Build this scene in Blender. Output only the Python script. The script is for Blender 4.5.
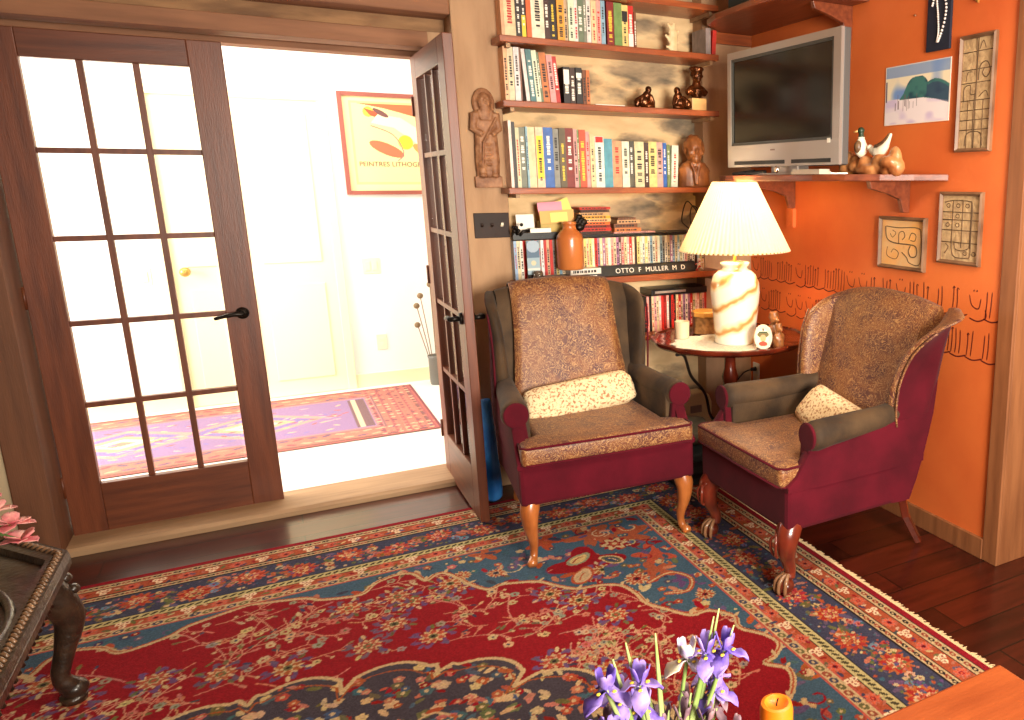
import bpy, bmesh, math, random
import numpy as np
from mathutils import Vector, Matrix, noise as mnoise

for o in list(bpy.data.objects): bpy.data.objects.remove(o)
SC = bpy.context.scene
COL = SC.collection
PI = math.pi
R = math.radians

# ------------------------------------------------------------------ camera, world, light, exposure
cam_d = bpy.data.cameras.new('camera'); cam = bpy.data.objects.new('camera', cam_d); COL.objects.link(cam)
cam.location = (0, 0, 1.5); cam.rotation_euler = (R(90-12.668), 0, R(-31.577))
cam_d.sensor_width = 36; cam_d.lens = 788.16/1024*36; cam_d.shift_x = (512-753.7)/1024; cam_d.shift_y = -1/1024
cam_d.clip_start = .02
SC.camera = cam
SC.view_settings.view_transform = 'Standard'; SC.view_settings.look = 'None'
SC.view_settings.gamma = 1; SC.view_settings.use_curve_mapping = False; SC.view_settings.exposure = 0.0

wd = bpy.data.worlds.new('world'); SC.world = wd; wd.use_nodes = True
bg = wd.node_tree.nodes['Background']; bg.inputs[0].default_value = (1, .93, .84, 1); bg.inputs[1].default_value = .6

def area(name, loc, rot, size, energy, color, sy=None, spread=None):
    l = bpy.data.lights.new(name, 'AREA'); l.energy = energy; l.color = color; l.size = size
    if sy: l.shape = 'RECTANGLE'; l.size_y = sy
    if spread: l.spread = spread
    o = bpy.data.objects.new(name, l); COL.objects.link(o); o.location = loc; o.rotation_euler = rot
    return o
# soft ceiling light over the sitting room, added frontal fill behind the camera, two added daylight fills in the hallway
area('ceiling_fixture_light', (1.5, 1.0, 2.52), (0, R(8), 0), .9, 52, (1, .86, .68), .6)
area('frontal_fill_light', (1.0, -1.2, 1.5), (R(89), 0, R(-6)), 1.2, 110, (1, .91, .78), 1.0, R(105))  # added frontal fill in place of a camera flash, brightens the alcove
area('hallway_overhead_fill', (-.3, 5.3, 2.55), (0, 0, 0), 3.2, 70, (1, .98, .94), 1.5)  # added overhead fill for the bright hall, no opening in the ceiling
area('hallway_side_fill', (-2.45, 5.3, 1.5), (0, R(-90), 0), 1.6, 150, (1, .97, .92), 1.4)  # added side fill to light the open door, no window built here

# ------------------------------------------------------------------ helpers
def lin(c):
    return tuple(((v/255)/12.92 if v/255 <= .04045 else ((v/255+.055)/1.055)**2.4) for v in c)
def c4(c): return lin(c)+(1,)

MATS = {}
def mat(name, col, rough=.6, col2=None, scale=8, stretch=(1,1,1), bump=0, bscale=None, metal=0, spec=.5, coat=0, sheen=0,
        detail=4, contrast=(.35,.65), emit=0, objcol=False, trans=0, sss=0):
    m = bpy.data.materials.new(name); m.use_nodes = True; nt = m.node_tree; N = nt.nodes; L = nt.links
    b = N['Principled BSDF']
    b.inputs['Base Color'].default_value = c4(col); b.inputs['Roughness'].default_value = rough
    b.inputs['Metallic'].default_value = metal; b.inputs['Specular IOR Level'].default_value = spec
    b.inputs['Coat Weight'].default_value = coat; b.inputs['Coat Roughness'].default_value = .12
    b.inputs['Sheen Weight'].default_value = sheen; b.inputs['Transmission Weight'].default_value = trans
    tc = N.new('ShaderNodeTexCoord'); mp = N.new('ShaderNodeMapping'); mp.inputs['Scale'].default_value = stretch
    L.new(tc.outputs['Object'], mp.inputs['Vector'])
    if emit:
        b.inputs['Emission Color'].default_value = c4(col); b.inputs['Emission Strength'].default_value = emit
    if col2 or objcol:
        n = N.new('ShaderNodeTexNoise'); n.inputs['Scale'].default_value = scale; n.inputs['Detail'].default_value = detail
        L.new(mp.outputs[0], n.inputs['Vector'])
        r = N.new('ShaderNodeValToRGB'); r.color_ramp.elements[0].position = contrast[0]; r.color_ramp.elements[1].position = contrast[1]
        L.new(n.outputs['Fac'], r.inputs['Fac'])
        if objcol:
            oi = N.new('ShaderNodeObjectInfo'); mx = N.new('ShaderNodeMix'); mx.data_type = 'RGBA'; mx.blend_type = 'MULTIPLY'
            r.color_ramp.elements[0].color = (.72,.72,.72,1); r.color_ramp.elements[1].color = (1,1,1,1)
            mx.inputs['Factor'].default_value = 1
            L.new(oi.outputs['Color'], mx.inputs['A']); L.new(r.outputs[0], mx.inputs['B']); L.new(mx.outputs['Result'], b.inputs['Base Color'])
        else:
            r.color_ramp.elements[0].color = c4(col); r.color_ramp.elements[1].color = c4(col2)
            L.new(r.outputs[0], b.inputs['Base Color'])
    if bump:
        n2 = N.new('ShaderNodeTexNoise'); n2.inputs['Scale'].default_value = bscale or scale*4; n2.inputs['Detail'].default_value = 3
        L.new(mp.outputs[0], n2.inputs['Vector'])
        bp = N.new('ShaderNodeBump'); bp.inputs['Strength'].default_value = bump; bp.inputs['Distance'].default_value = .01
        L.new(n2.outputs['Fac'], bp.inputs['Height']); L.new(bp.outputs[0], b.inputs['Normal'])
    MATS[name] = m
    return m

def link(o): COL.objects.link(o); return o
def obj(name, bm, m, parent=None, smooth=False, bevel=0, sub=0, angle=None):
    me = bpy.data.meshes.new(name)
    bmesh.ops.recalc_face_normals(bm, faces=bm.faces)
    bm.to_mesh(me); bm.free()
    for x in (m if isinstance(m, (list, tuple)) else [m]): me.materials.append(x)
    if smooth:
        me.polygons.foreach_set('use_smooth', [True]*len(me.polygons))
        if angle: 
            try: me.set_sharp_from_angle(angle=R(angle))
            except Exception: pass
    o = link(bpy.data.objects.new(name, me))
    if bevel:
        md = o.modifiers.new('bevel', 'BEVEL'); md.width = bevel; md.segments = 2; md.limit_method = 'ANGLE'; md.angle_limit = R(40)
    if sub:
        md = o.modifiers.new('sub', 'SUBSURF'); md.levels = sub; md.render_levels = sub
    if parent: o.parent = parent
    return o
def NB(): return bmesh.new()
def tag(o, label, cat=None, group=None, kind=None):
    o['label'] = label
    if cat: o['category'] = cat
    if group: o['group'] = group
    if kind: o['kind'] = kind
    return o
def thing(name, label, cat, loc=(0,0,0), rotz=0, group=None):
    o = link(bpy.data.objects.new(name, None)); o.location = loc; o.rotation_euler = (0,0,rotz); o.empty_display_size = .05
    return tag(o, label, cat, group)
def struct(o, label=None):
    o['kind'] = 'structure'
    if label: o['label'] = label
    return o

def bx(bm, x0, x1, y0, y1, z0, z1, mi=0, M=None):
    vs = [bm.verts.new(p) for p in ((x0,y0,z0),(x1,y0,z0),(x1,y1,z0),(x0,y1,z0),(x0,y0,z1),(x1,y0,z1),(x1,y1,z1),(x0,y1,z1))]
    if M is not None:
        for v in vs: v.co = M @ v.co
    for f in ((3,2,1,0),(4,5,6,7),(0,1,5,4),(1,2,6,5),(2,3,7,6),(3,0,4,7)):
        fc = bm.faces.new([vs[i] for i in f]); fc.material_index = mi
    return vs
def prism(bm, pts, axis, a0, a1, mi=0):
    def P(p, a):
        return {'x': (a, p[0], p[1]), 'y': (p[0], a, p[1]), 'z': (p[0], p[1], a)}[axis]
    A = [bm.verts.new(P(p, a0)) for p in pts]; B = [bm.verts.new(P(p, a1)) for p in pts]
    n = len(pts)
    fs = [bm.faces.new(A), bm.faces.new(B[::-1])]+[bm.faces.new((A[i], B[i], B[(i+1)%n], A[(i+1)%n])) for i in range(n)]
    for f in fs: f.material_index = mi
def tube(bm, pts, rad, n=8, cap=True, mi=0, flat=1.0, up=None):
    pts = [Vector(p) for p in pts]
    if not isinstance(rad, (list, tuple)): rad = [rad]*len(pts)
    rings = []; prev = None
    for i, p in enumerate(pts):
        t = (pts[min(i+1, len(pts)-1)]-pts[max(i-1, 0)])
        if t.length < 1e-9: t = Vector((0,0,1))
        t.normalize()
        if prev is None:
            u = Vector(up) if up else (Vector((0,0,1)) if abs(t.z) < .9 else Vector((1,0,0)))
        else: u = prev
        u = (u-t*u.dot(t))
        if u.length < 1e-6: u = t.orthogonal()
        u.normalize(); prev = u; w = t.cross(u)
        rings.append([bm.verts.new(p+u*(rad[i]*math.cos(2*PI*k/n))+w*(rad[i]*flat*math.sin(2*PI*k/n))) for k in range(n)])
    for a, b in zip(rings, rings[1:]):
        for k in range(n):
            bm.faces.new((a[k], a[(k+1)%n], b[(k+1)%n], b[k])).material_index = mi
    if cap:
        bm.faces.new(rings[0][::-1]).material_index = mi; bm.faces.new(rings[-1]).material_index = mi
def lathe(bm, prof, c=(0,0,0), n=24, sx=1, sy=1, cap=True, mi=0, wob=None):
    rings = []
    for r, z in prof:
        ring = []
        for k in range(n):
            a = 2*PI*k/n; rr = r*(wob(a, z) if wob else 1)
            ring.append(bm.verts.new((c[0]+rr*math.cos(a)*sx, c[1]+rr*math.sin(a)*sy, c[2]+z)))
        rings.append(ring)
    for a, b in zip(rings, rings[1:]):
        for k in range(n): bm.faces.new((a[k], a[(k+1)%n], b[(k+1)%n], b[k])).material_index = mi
    if cap:
        bm.faces.new(rings[0][::-1]).material_index = mi; bm.faces.new(rings[-1]).material_index = mi
def ball(bm, c, r, rot=None, n=12):
    if not isinstance(r, (list, tuple)): r = (r, r, r)
    M = Matrix.Translation(c) @ (rot.to_4x4() if rot else Matrix()) @ Matrix.Diagonal((r[0], r[1], r[2], 1))
    bmesh.ops.create_uvsphere(bm, u_segments=n, v_segments=max(6, n*2//3), radius=1, matrix=M)
def loft(bm, rings, closed=True, cap=True, mi=0):
    V = [[bm.verts.new(p) for p in r] for r in rings]; n = len(V[0])
    for a, b in zip(V, V[1:]):
        for k in range(n if closed else n-1):
            bm.faces.new((a[k], a[(k+1)%n], b[(k+1)%n], b[k])).material_index = mi
    if cap and closed: bm.faces.new(V[0][::-1]).material_index = mi; bm.faces.new(V[-1]).material_index = mi
def blob(o, vox, smooth=2):
    md = o.modifiers.new('remesh', 'REMESH'); md.mode = 'VOXEL'; md.voxel_size = vox; md.use_smooth_shade = True
    if smooth:
        ms = o.modifiers.new('smooth', 'SMOOTH'); ms.factor = .5; ms.iterations = smooth
    return o
def catmull(pts, k=6):
    pts = [Vector(p) for p in pts]; out = []
    P = [pts[0]]+pts+[pts[-1]]
    for i in range(1, len(P)-2):
        for j in range(k):
            t = j/k; a, b, c, d = P[i-1:i+3]
            out.append(.5*((2*b)+(c-a)*t+(2*a-5*b+4*c-d)*t*t+(3*b-a-3*c+d)*t**3))
    out.append(pts[-1]); return out
def lerp(a, b, t): return a+(b-a)*t
def text_mesh(s, size, m, parent, M, depth=.0006, align='CENTER', spacing=1.0):
    cu = bpy.data.curves.new('t', 'FONT'); cu.body = s; cu.size = size; cu.extrude = depth; cu.align_x = align; cu.align_y = 'CENTER'
    cu.space_character = spacing
    t = link(bpy.data.objects.new('t', cu)); bpy.context.view_layer.update()
    me = bpy.data.meshes.new_from_object(t.evaluated_get(bpy.context.evaluated_depsgraph_get()))
    bpy.data.objects.remove(t); me.transform(M); me.materials.clear(); me.materials.append(m)
    o = link(bpy.data.objects.new('lettering', me)); o.parent = parent
    return o

# ------------------------------------------------------------------ materials
def wood(name, c1, c2, rough=.4, stretch=(1,12,12), scale=3, coat=0, bump=.08):
    return mat(name, c1, rough, c2, scale=scale, stretch=stretch, bump=bump, bscale=20, coat=coat, detail=6, contrast=(.3,.7))
doorwood = wood('door_wood', (84,40,21), (118,61,33), .42, (14,14,1.2), 2.2)
doorrail = wood('door_rail_wood', (80,38,20), (114,59,32), .42, (1.2,14,14), 2.2)
framewood = wood('frame_wood', (88,52,30), (116,72,44), .6, (10,10,1), 2)
beamwood = wood('beam_wood', (118,76,50), (150,102,70), .7, (1,8,8), 2.5)
roughbeam = mat('rough_beam_wood', (108,76,50), .8, (156,116,78), scale=3, stretch=(1.2,5,5), bump=.5, bscale=9, detail=6)
postwood = mat('plaster_post', (160,124,92), .8, (176,140,106), scale=5, stretch=(3,3,.7), bump=.1, bscale=30)
silltop = wood('sill_wood', (146,114,82), (174,140,104), .6, (1,9,9), 3)
shelfwood = wood('shelf_wood', (120,56,28), (160,82,40), .35, (1.5,16,16), 3, coat=.05)
darkshelf = wood('dark_shelf_wood', (98,44,26), (138,70,40), .35, (14,1.5,14), 3, coat=.0)
casing = wood('casing_wood', (122,72,40), (150,94,56), .55, (12,12,1), 3)
mahog = mat('mahogany', (62,19,11), .22, (108,38,19), scale=5, stretch=(2,2,2), coat=.7)
legwood = mat('chair_leg_oak', (140,76,34), .3, (178,104,50), scale=9, stretch=(3,3,1), coat=.5)
legdark = mat('chair_leg_dark', (70,24,14), .28, (118,42,24), scale=12, coat=.5)
ebony = mat('carved_dark_wood', (34,24,18), .35, (60,43,31), scale=22, bump=.35, bscale=60, coat=.3)
tabletop_w = wood('table_orange_wood', (134,60,26), (160,78,36), .3, (1.5,9,9), 3, coat=.3)
orange = mat('orange_limewash', (196,84,34), .62, (222,116,52), scale=1.6, bump=.05, bscale=60, detail=8, contrast=(.28,.72))
cream = mat('cream_plaster', (180,160,128), .8, (196,176,142), scale=3, bump=.04)
hallwhite = mat('hall_white_paint', (236,236,232), .7)
hallcream = mat('hall_cream_paint', (236,226,190), .6)
halltile = mat('hall_floor', (226,222,212), .5, (236,232,224), scale=3)
black = mat('black_plastic', (16,15,15), .35)
iron = mat('dark_bronze_metal', (34,28,24), .4, metal=.7)
switchbr = mat('brown_switch_plate', (38,24,18), .5, (48,31,24), scale=12, spec=.2)
ivory = mat('ivory_plastic', (232,222,196), .4)
whiteplas = mat('white_plastic', (236,230,216), .4)
silver = mat('tv_silver', (168,158,150), .32, metal=.55)
tvdark = mat('tv_grey_side', (84,80,78), .45)
screen = mat('tv_screen', (10,12,10), .16, spec=.5)
bronze = mat('dark_bronze', (66,36,18), .25, (120,66,30), scale=14, metal=.75)
woodbust = mat('carved_walnut', (112,62,30), .4, (160,98,52), scale=14, bump=.15, bscale=50)
relief = mat('relief_wood', (120,76,48), .6, (164,116,80), scale=24, bump=.4, bscale=70)
velvet = mat('maroon_velvet', (70,8,21), .9, (88,11,27), scale=6, spec=.15, sheen=.04, bump=.08, bscale=200)
olive = mat('dark_olive_velvet', (50,37,26), .75, (82,61,40), scale=7, spec=.25, sheen=.04, bump=.12, bscale=160)
pages = mat('paper_pages', (224,208,172), .8, (204,186,150), scale=60, stretch=(12,1,1))
ink = mat('dark_print', (30,24,24), .6); whiteink = mat('white_print', (240,234,220), .6); goldink = mat('yellow_print', (236,200,60), .6); redink = mat('red_print', (176,34,30), .6)
bookcov = mat('book_cover', (200,200,200), .45, objcol=True, scale=30)
discase = mat('disc_case', (200,200,200), .3, objcol=True, scale=60, contrast=(.3,.6))
terra = mat('salt_glazed_terracotta', (168,88,40), .3, (198,118,60), scale=4, stretch=(1,1,.5), coat=.5)
paper = mat('white_paper', (240,234,222), .7)
pinkp = mat('pink_paper', (240,150,170), .7); yelp = mat('pale_yellow_paper', (244,222,120), .7); kraft = mat('kraft_paper', (220,168,100), .7)
beige = mat('stone_ivory_carving', (222,190,140), .5, (236,210,164), scale=20, bump=.1)
cordm = mat('dark_cord', (34,24,20), .5)
fabricg = mat('grey_cover_cloth', (92,86,70), .85, (126,116,94), scale=6, stretch=(1,1,5), bump=.3, bscale=18)
bluem = mat('blue_plastic_bag', (34,110,200), .35, (60,144,226), scale=9, bump=.2, bscale=20)
lace = mat('white_lace', (246,240,226), .8, (228,220,200), scale=90, bump=.6, bscale=150)
pillow = None

def brocade():
    m = mat('brown_brocade', (96,52,28), .5, sheen=.05, bump=.25, bscale=120)
    nt = m.node_tree; N = nt.nodes; L = nt.links; b = N['Principled BSDF']
    tc = N.new('ShaderNodeTexCoord')
    n1 = N.new('ShaderNodeTexNoise'); n1.inputs['Scale'].default_value = 9; n1.inputs['Detail'].default_value = 2
    L.new(tc.outputs['Object'], n1.inputs['Vector'])
    mx = N.new('ShaderNodeMix'); mx.data_type = 'VECTOR'; mx.inputs['Factor'].default_value = .55
    L.new(tc.outputs['Object'], mx.inputs['A']); L.new(n1.outputs['Color'], mx.inputs['B'])
    w = N.new('ShaderNodeTexWave'); w.wave_type = 'RINGS'; w.inputs['Scale'].default_value = 17; w.inputs['Distortion'].default_value = 9
    w.inputs['Detail'].default_value = 3; w.inputs['Detail Scale'].default_value = 3
    L.new(mx.outputs['Result'], w.inputs['Vector'])
    n2 = N.new('ShaderNodeTexNoise'); n2.inputs['Scale'].default_value = 14; n2.inputs['Detail'].default_value = 4; L.new(tc.outputs['Object'], n2.inputs['Vector'])
    r1 = N.new('ShaderNodeValToRGB'); e = r1.color_ramp.elements
    e[0].position = .4; e[0].color = c4((118,66,30)); e[1].position = .6; e[1].color = c4((84,38,30))
    L.new(n2.outputs['Fac'], r1.inputs['Fac'])
    r2 = N.new('ShaderNodeValToRGB'); e = r2.color_ramp.elements
    e[0].position = .70; e[0].color = (0,0,0,1); e[1].position = .92; e[1].color = (1,1,1,1); L.new(w.outputs['Fac'], r2.inputs['Fac'])
    mc = N.new('ShaderNodeMix'); mc.data_type = 'RGBA'; mc.inputs['B'].default_value = c4((166,122,74))
    L.new(r2.outputs[0], mc.inputs['Factor']); L.new(r1.outputs[0], mc.inputs['A']); L.new(mc.outputs['Result'], b.inputs['Base Color'])
    return m
broc = brocade()

def pillow_mat():
    m = mat('cream_floral_pillow', (226,202,160), .85, (160,108,72), scale=95, contrast=(.5,.62), bump=.5, bscale=70)
    return m
pillow = pillow_mat()

def stone():
    m = mat('stone_wall', (200,170,128), .85, bump=0); nt = m.node_tree; N = nt.nodes; L = nt.links; b = N['Principled BSDF']
    tc = N.new('ShaderNodeTexCoord'); mp = N.new('ShaderNodeMapping'); mp.inputs['Scale'].default_value = (2.6, 2.6, 6.5)
    L.new(tc.outputs['Object'], mp.inputs['Vector'])
    n = N.new('ShaderNodeTexNoise'); n.inputs['Scale'].default_value = 2.2; n.inputs['Detail'].default_value = 4; L.new(mp.outputs[0], n.inputs['Vector'])
    mx = N.new('ShaderNodeMix'); mx.data_type = 'VECTOR'; mx.inputs['Factor'].default_value = .42
    L.new(mp.outputs[0], mx.inputs['A']); L.new(n.outputs['Color'], mx.inputs['B'])
    v = N.new('ShaderNodeTexVoronoi'); v.feature = 'F1'; v.inputs['Scale'].default_value = 1.7; L.new(mx.outputs['Result'], v.inputs['Vector'])
    r = N.new('ShaderNodeValToRGB'); e = r.color_ramp.elements; e[0].position = .33; e[0].color = (1,1,1,1); e[1].position = .5; e[1].color = (0,0,0,1)
    L.new(v.outputs['Distance'], r.inputs['Fac'])
    n3 = N.new('ShaderNodeTexNoise'); n3.inputs['Scale'].default_value = 2.6; n3.inputs['Detail'].default_value = 8; L.new(mp.outputs[0], n3.inputs['Vector'])
    rs = N.new('ShaderNodeValToRGB'); e = rs.color_ramp.elements; e[0].position = .35; e[0].color = c4((104,92,76)); e[1].position = .65; e[1].color = c4((176,150,116)); L.new(n3.outputs['Fac'], rs.inputs['Fac'])
    rm = N.new('ShaderNodeValToRGB'); e = rm.color_ramp.elements; e[0].position = .3; e[0].color = c4((204,170,124)); e[1].position = .7; e[1].color = c4((228,196,148)); L.new(n3.outputs['Fac'], rm.inputs['Fac'])
    mc = N.new('ShaderNodeMix'); mc.data_type = 'RGBA'; L.new(r.outputs[0], mc.inputs['Factor']); L.new(rm.outputs[0], mc.inputs['A']); L.new(rs.outputs[0], mc.inputs['B'])
    L.new(mc.outputs['Result'], b.inputs['Base Color'])
    bp = N.new('ShaderNodeBump'); bp.inputs['Strength'].default_value = .5; bp.inputs['Distance'].default_value = .012
    ad = N.new('ShaderNodeMath'); ad.operation = 'ADD'; L.new(r.outputs[0], ad.inputs[0]); L.new(n3.outputs['Fac'], ad.inputs[1])
    L.new(ad.outputs[0], bp.inputs['Height']); L.new(bp.outputs[0], b.inputs['Normal'])
    return m
stonem = stone()

def planks():
    m = mat('dark_red_floor_planks', (70,26,16), .28, spec=.5, coat=.25); nt = m.node_tree; N = nt.nodes; L = nt.links; b = N['Principled BSDF']
    tc = N.new('ShaderNodeTexCoord')
    br = N.new('ShaderNodeTexBrick'); br.offset = .37; br.inputs['Scale'].default_value = 1; br.inputs['Brick Width'].default_value = 1.9; br.inputs['Row Height'].default_value = .155
    br.inputs['Mortar Size'].default_value = .0035; br.inputs['Color1'].default_value = c4((48,15,10)); br.inputs['Color2'].default_value = c4((80,26,16)); br.inputs['Mortar'].default_value = c4((18,9,7))
    L.new(tc.outputs['Object'], br.inputs['Vector'])
    mp = N.new('ShaderNodeMapping'); mp.inputs['Scale'].default_value = (1.2,9,1); L.new(tc.outputs['Object'], mp.inputs['Vector'])
    n = N.new('ShaderNodeTexNoise'); n.inputs['Scale'].default_value = 2.6; n.inputs['Detail'].default_value = 7; L.new(mp.outputs[0], n.inputs['Vector'])
    r = N.new('ShaderNodeValToRGB'); e = r.color_ramp.elements; e[0].position = .3; e[0].color = (.45,.4,.4,1); e[1].position = .7; e[1].color = (1.25,1.15,1.1,1); L.new(n.outputs['Fac'], r.inputs['Fac'])
    mx = N.new('ShaderNodeMix'); mx.data_type = 'RGBA'; mx.blend_type = 'MULTIPLY'; mx.inputs['Factor'].default_value = 1
    L.new(br.outputs['Color'], mx.inputs['A']); L.new(r.outputs[0], mx.inputs['B']); L.new(mx.outputs['Result'], b.inputs['Base Color'])
    bp = N.new('ShaderNodeBump'); bp.inputs['Strength'].default_value = .3; bp.inputs['Distance'].default_value = .004; bp.invert = True
    L.new(br.outputs['Fac'], bp.inputs['Height']); L.new(bp.outputs[0], b.inputs['Normal'])
    return m
plankm = planks()

def glassm():
    m = bpy.data.materials.new('window_glass'); m.use_nodes = True; nt = m.node_tree; N = nt.nodes; L = nt.links; N.clear()
    o = N.new('ShaderNodeOutputMaterial'); t = N.new('ShaderNodeBsdfTransparent'); t.inputs[0].default_value = (.97,.98,.97,1); g = N.new('ShaderNodeBsdfGlossy'); g.inputs['Roughness'].default_value = .02
    lw = N.new('ShaderNodeLayerWeight'); lw.inputs[0].default_value = .5; pw = N.new('ShaderNodeMath'); pw.operation = 'POWER'; pw.inputs[1].default_value = 5; L.new(lw.outputs['Facing'], pw.inputs[0]); f = N.new('ShaderNodeMath'); f.operation = 'MULTIPLY_ADD'; f.inputs[1].default_value = .5; f.inputs[2].default_value = .03; L.new(pw.outputs[0], f.inputs[0]); mx = N.new('ShaderNodeMixShader')
    L.new(f.outputs[0], mx.inputs[0]); L.new(t.outputs[0], mx.inputs[1]); L.new(g.outputs[0], mx.inputs[2]); L.new(mx.outputs[0], o.inputs[0])
    return m
glass = glassm()

def vcol(name, rough=.85, noise=0, sheen=0, bump=0):
    m = mat(name, (128,128,128), rough, spec=.12, sheen=sheen, bump=bump, bscale=260); nt = m.node_tree; N = nt.nodes; L = nt.links
    a = N.new('ShaderNodeVertexColor'); a.layer_name = 'col'
    if noise:
        tc = N.new('ShaderNodeTexCoord'); n = N.new('ShaderNodeTexNoise'); n.inputs['Scale'].default_value = 150; n.inputs['Detail'].default_value = 2; L.new(tc.outputs['Object'], n.inputs['Vector'])
        r = N.new('ShaderNodeValToRGB'); e = r.color_ramp.elements; e[0].position = .3; e[0].color = (1-noise,)*3+(1,); e[1].position = .7; e[1].color = (1,1,1,1); L.new(n.outputs['Fac'], r.inputs['Fac'])
        mx = N.new('ShaderNodeMix'); mx.data_type = 'RGBA'; mx.blend_type = 'MULTIPLY'; mx.inputs['Factor'].default_value = 1
        L.new(a.outputs['Color'], mx.inputs['A']); L.new(r.outputs[0], mx.inputs['B']); L.new(mx.outputs['Result'], N['Principled BSDF'].inputs['Base Color'])
    else: L.new(a.outputs['Color'], N['Principled BSDF'].inputs['Base Color'])
    return m
woven = vcol('woven_wool', .95, .35, 0, .3); painted = vcol('painted_paper', .55)

# ------------------------------------------------------------------ raster painter for woven / printed patterns
class Paint:
    def __init__(s, xs, ys, base):
        s.X, s.Y = np.meshgrid(xs, ys); s.xs, s.ys = xs, ys
        s.C = np.zeros(s.X.shape+(3,)); s.C[:] = base
    def put(s, m, c, win=None):
        if win is None: s.C[m] = c
        else: s.C[win][m] = c
    def win(s, x0, x1, y0, y1):
        i0, i1 = np.searchsorted(s.ys, (y0, y1)); j0, j1 = np.searchsorted(s.xs, (x0, x1))
        return (slice(max(i0,0), i1), slice(max(j0,0), j1))
    def rect(s, x0, x1, y0, y1, c):
        w = s.win(x0, x1, y0, y1); s.C[w] = c
    def disc(s, cx, cy, r, c, sx=1, sy=1, ang=0):
        R_ = r*max(sx, sy)*1.05; w = s.win(cx-R_, cx+R_, cy-R_, cy+R_)
        dx = s.X[w]-cx; dy = s.Y[w]-cy; a, b = math.cos(ang), math.sin(ang)
        u = (dx*a+dy*b)/sx; v = (-dx*b+dy*a)/sy
        s.C[w][(u*u+v*v) < r*r] = c
    def flower(s, cx, cy, r, n, c, amp=.25, ph=0):
        w = s.win(cx-r*1.3, cx+r*1.3, cy-r*1.3, cy+r*1.3); dx = s.X[w]-cx; dy = s.Y[w]-cy
        t = np.arctan2(dy, dx); s.C[w][np.hypot(dx, dy) < r*(1-amp+amp*np.cos(n*t+ph))] = c
    def line(s, pts, wd, c):
        for (x0, y0), (x1, y1) in zip(pts, pts[1:]):
            w = s.win(min(x0,x1)-wd, max(x0,x1)+wd, min(y0,y1)-wd, max(y0,y1)+wd)
            dx, dy = x1-x0, y1-y0; L2 = dx*dx+dy*dy+1e-12
            t = np.clip(((s.X[w]-x0)*dx+(s.Y[w]-y0)*dy)/L2, 0, 1)
            s.C[w][np.hypot(s.X[w]-x0-t*dx, s.Y[w]-y0-t*dy) < wd/2] = c
    def curve(s, pts, wd, c, k=6):
        s.line([(p[0], p[1]) for p in catmull([(a, b, 0) for a, b in pts], k)], wd, c)
    def poly(s, pts, c):
        P = np.array(pts); w = s.win(P[:,0].min(), P[:,0].max(), P[:,1].min(), P[:,1].max())
        x, y = s.X[w], s.Y[w]; ins = np.zeros(x.shape, bool); n = len(P)
        for i in range(n):
            x0, y0 = P[i]; x1, y1 = P[(i+1)%n]
            if y0 == y1: continue
            cr = ((y0 > y) != (y1 > y)) & (x < (x1-x0)*(y-y0)/(y1-y0)+x0); ins ^= cr
        s.C[w][ins] = c
        return
    def sheet(s, name, fn, m, parent=None, zfn=None):
        ny, nx = s.X.shape
        co = np.array(fn(s.X.ravel(), s.Y.ravel())).T.astype(np.float32)
        me = bpy.data.meshes.new(name); me.vertices.add(nx*ny); me.vertices.foreach_set('co', co.ravel())
        i = np.arange((ny-1)*nx).reshape(ny-1, nx)[:, :-1].ravel()
        q = np.stack([i, i+1, i+nx+1, i+nx], 1).astype(np.int32); nf = len(q)
        me.loops.add(nf*4); me.loops.foreach_set('vertex_index', q.ravel())
        me.polygons.add(nf); me.polygons.foreach_set('loop_start', np.arange(nf, dtype=np.int32)*4)
        me.update(calc_edges=True)
        a = me.color_attributes.new('col', 'FLOAT_COLOR', 'POINT')
        cc = np.ones((nx*ny, 4), np.float32); v = s.C.reshape(-1, 3)/255
        cc[:, :3] = np.where(v <= .04045, v/12.92, ((v+.055)/1.055)**2.4); a.data.foreach_set('color', cc.ravel())
        me.materials.append(m); me.validate()
        o = link(bpy.data.objects.new(name, me))
        if parent: o.parent = parent
        return o

# ================================================================== THE SETTING
HC = 2.62
def sbox(name, m, *b, parent=None, bevel=0):
    bm = NB(); bx(bm, *b); o = obj(name, bm, m, parent, bevel=bevel)
    if not parent: struct(o)
    return o
sbox('floor', plankm, -2.6, 3.4, -2.4, 4.0, -.08, 0)
sbox('floor_hallway', halltile, -2.6, 2.2, 4.26, 6.4, -.08, 0)
sbox('ceiling', mat('ceiling_cream', (214,190,158), .8), -2.6, 3.4, -2.4, 6.6, HC, HC+.1)
sbox('wall_left', cream, -2.7, -2.6, -2.5, 6.6, -.08, HC)
sbox('wall_back_left', cream, -2.6, -.955, 3.97, 4.3, 0, HC)
bm = NB()
bx(bm, 2.05, 2.348, 3.85, 4.02, 0, HC)
obj_ = struct(obj('wall_back_right', bm, postwood))
sbox('wall_back_stone', stonem, 1.005, 2.05, 3.95, 4.15, 0, HC)
sbox('wall_hallway_back', hallwhite, -2.6, 2.2, 6.4, 6.6, 0, HC)
sbox('wall_hallway_right', hallwhite, 2.2, 2.3, 4.15, 6.6, -.08, HC)
bm = NB()
for b in ((-2.6,-1.3),(1.2,3.4)): bx(bm, b[0], b[1], -2.5, -2.4, 0, HC)
bx(bm, -1.3, 1.2, -2.5, -2.4, 0, .8); bx(bm, -1.3, 1.2, -2.5, -2.4, 2.25, HC)
struct(obj('wall_front', bm, cream))
sbox('wall_far_right', cream, 3.4, 3.5, -2.5, 2.2, -.08, HC)
bm = NB()
for z in (.8, 1.5, 2.2): bx(bm, -1.3, 1.2, -2.48, -2.42, z, z+.05)
for x in (-1.3, -.07, 1.15): bx(bm, x, x+.05, -2.48, -2.42, .8, 2.25)
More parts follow.
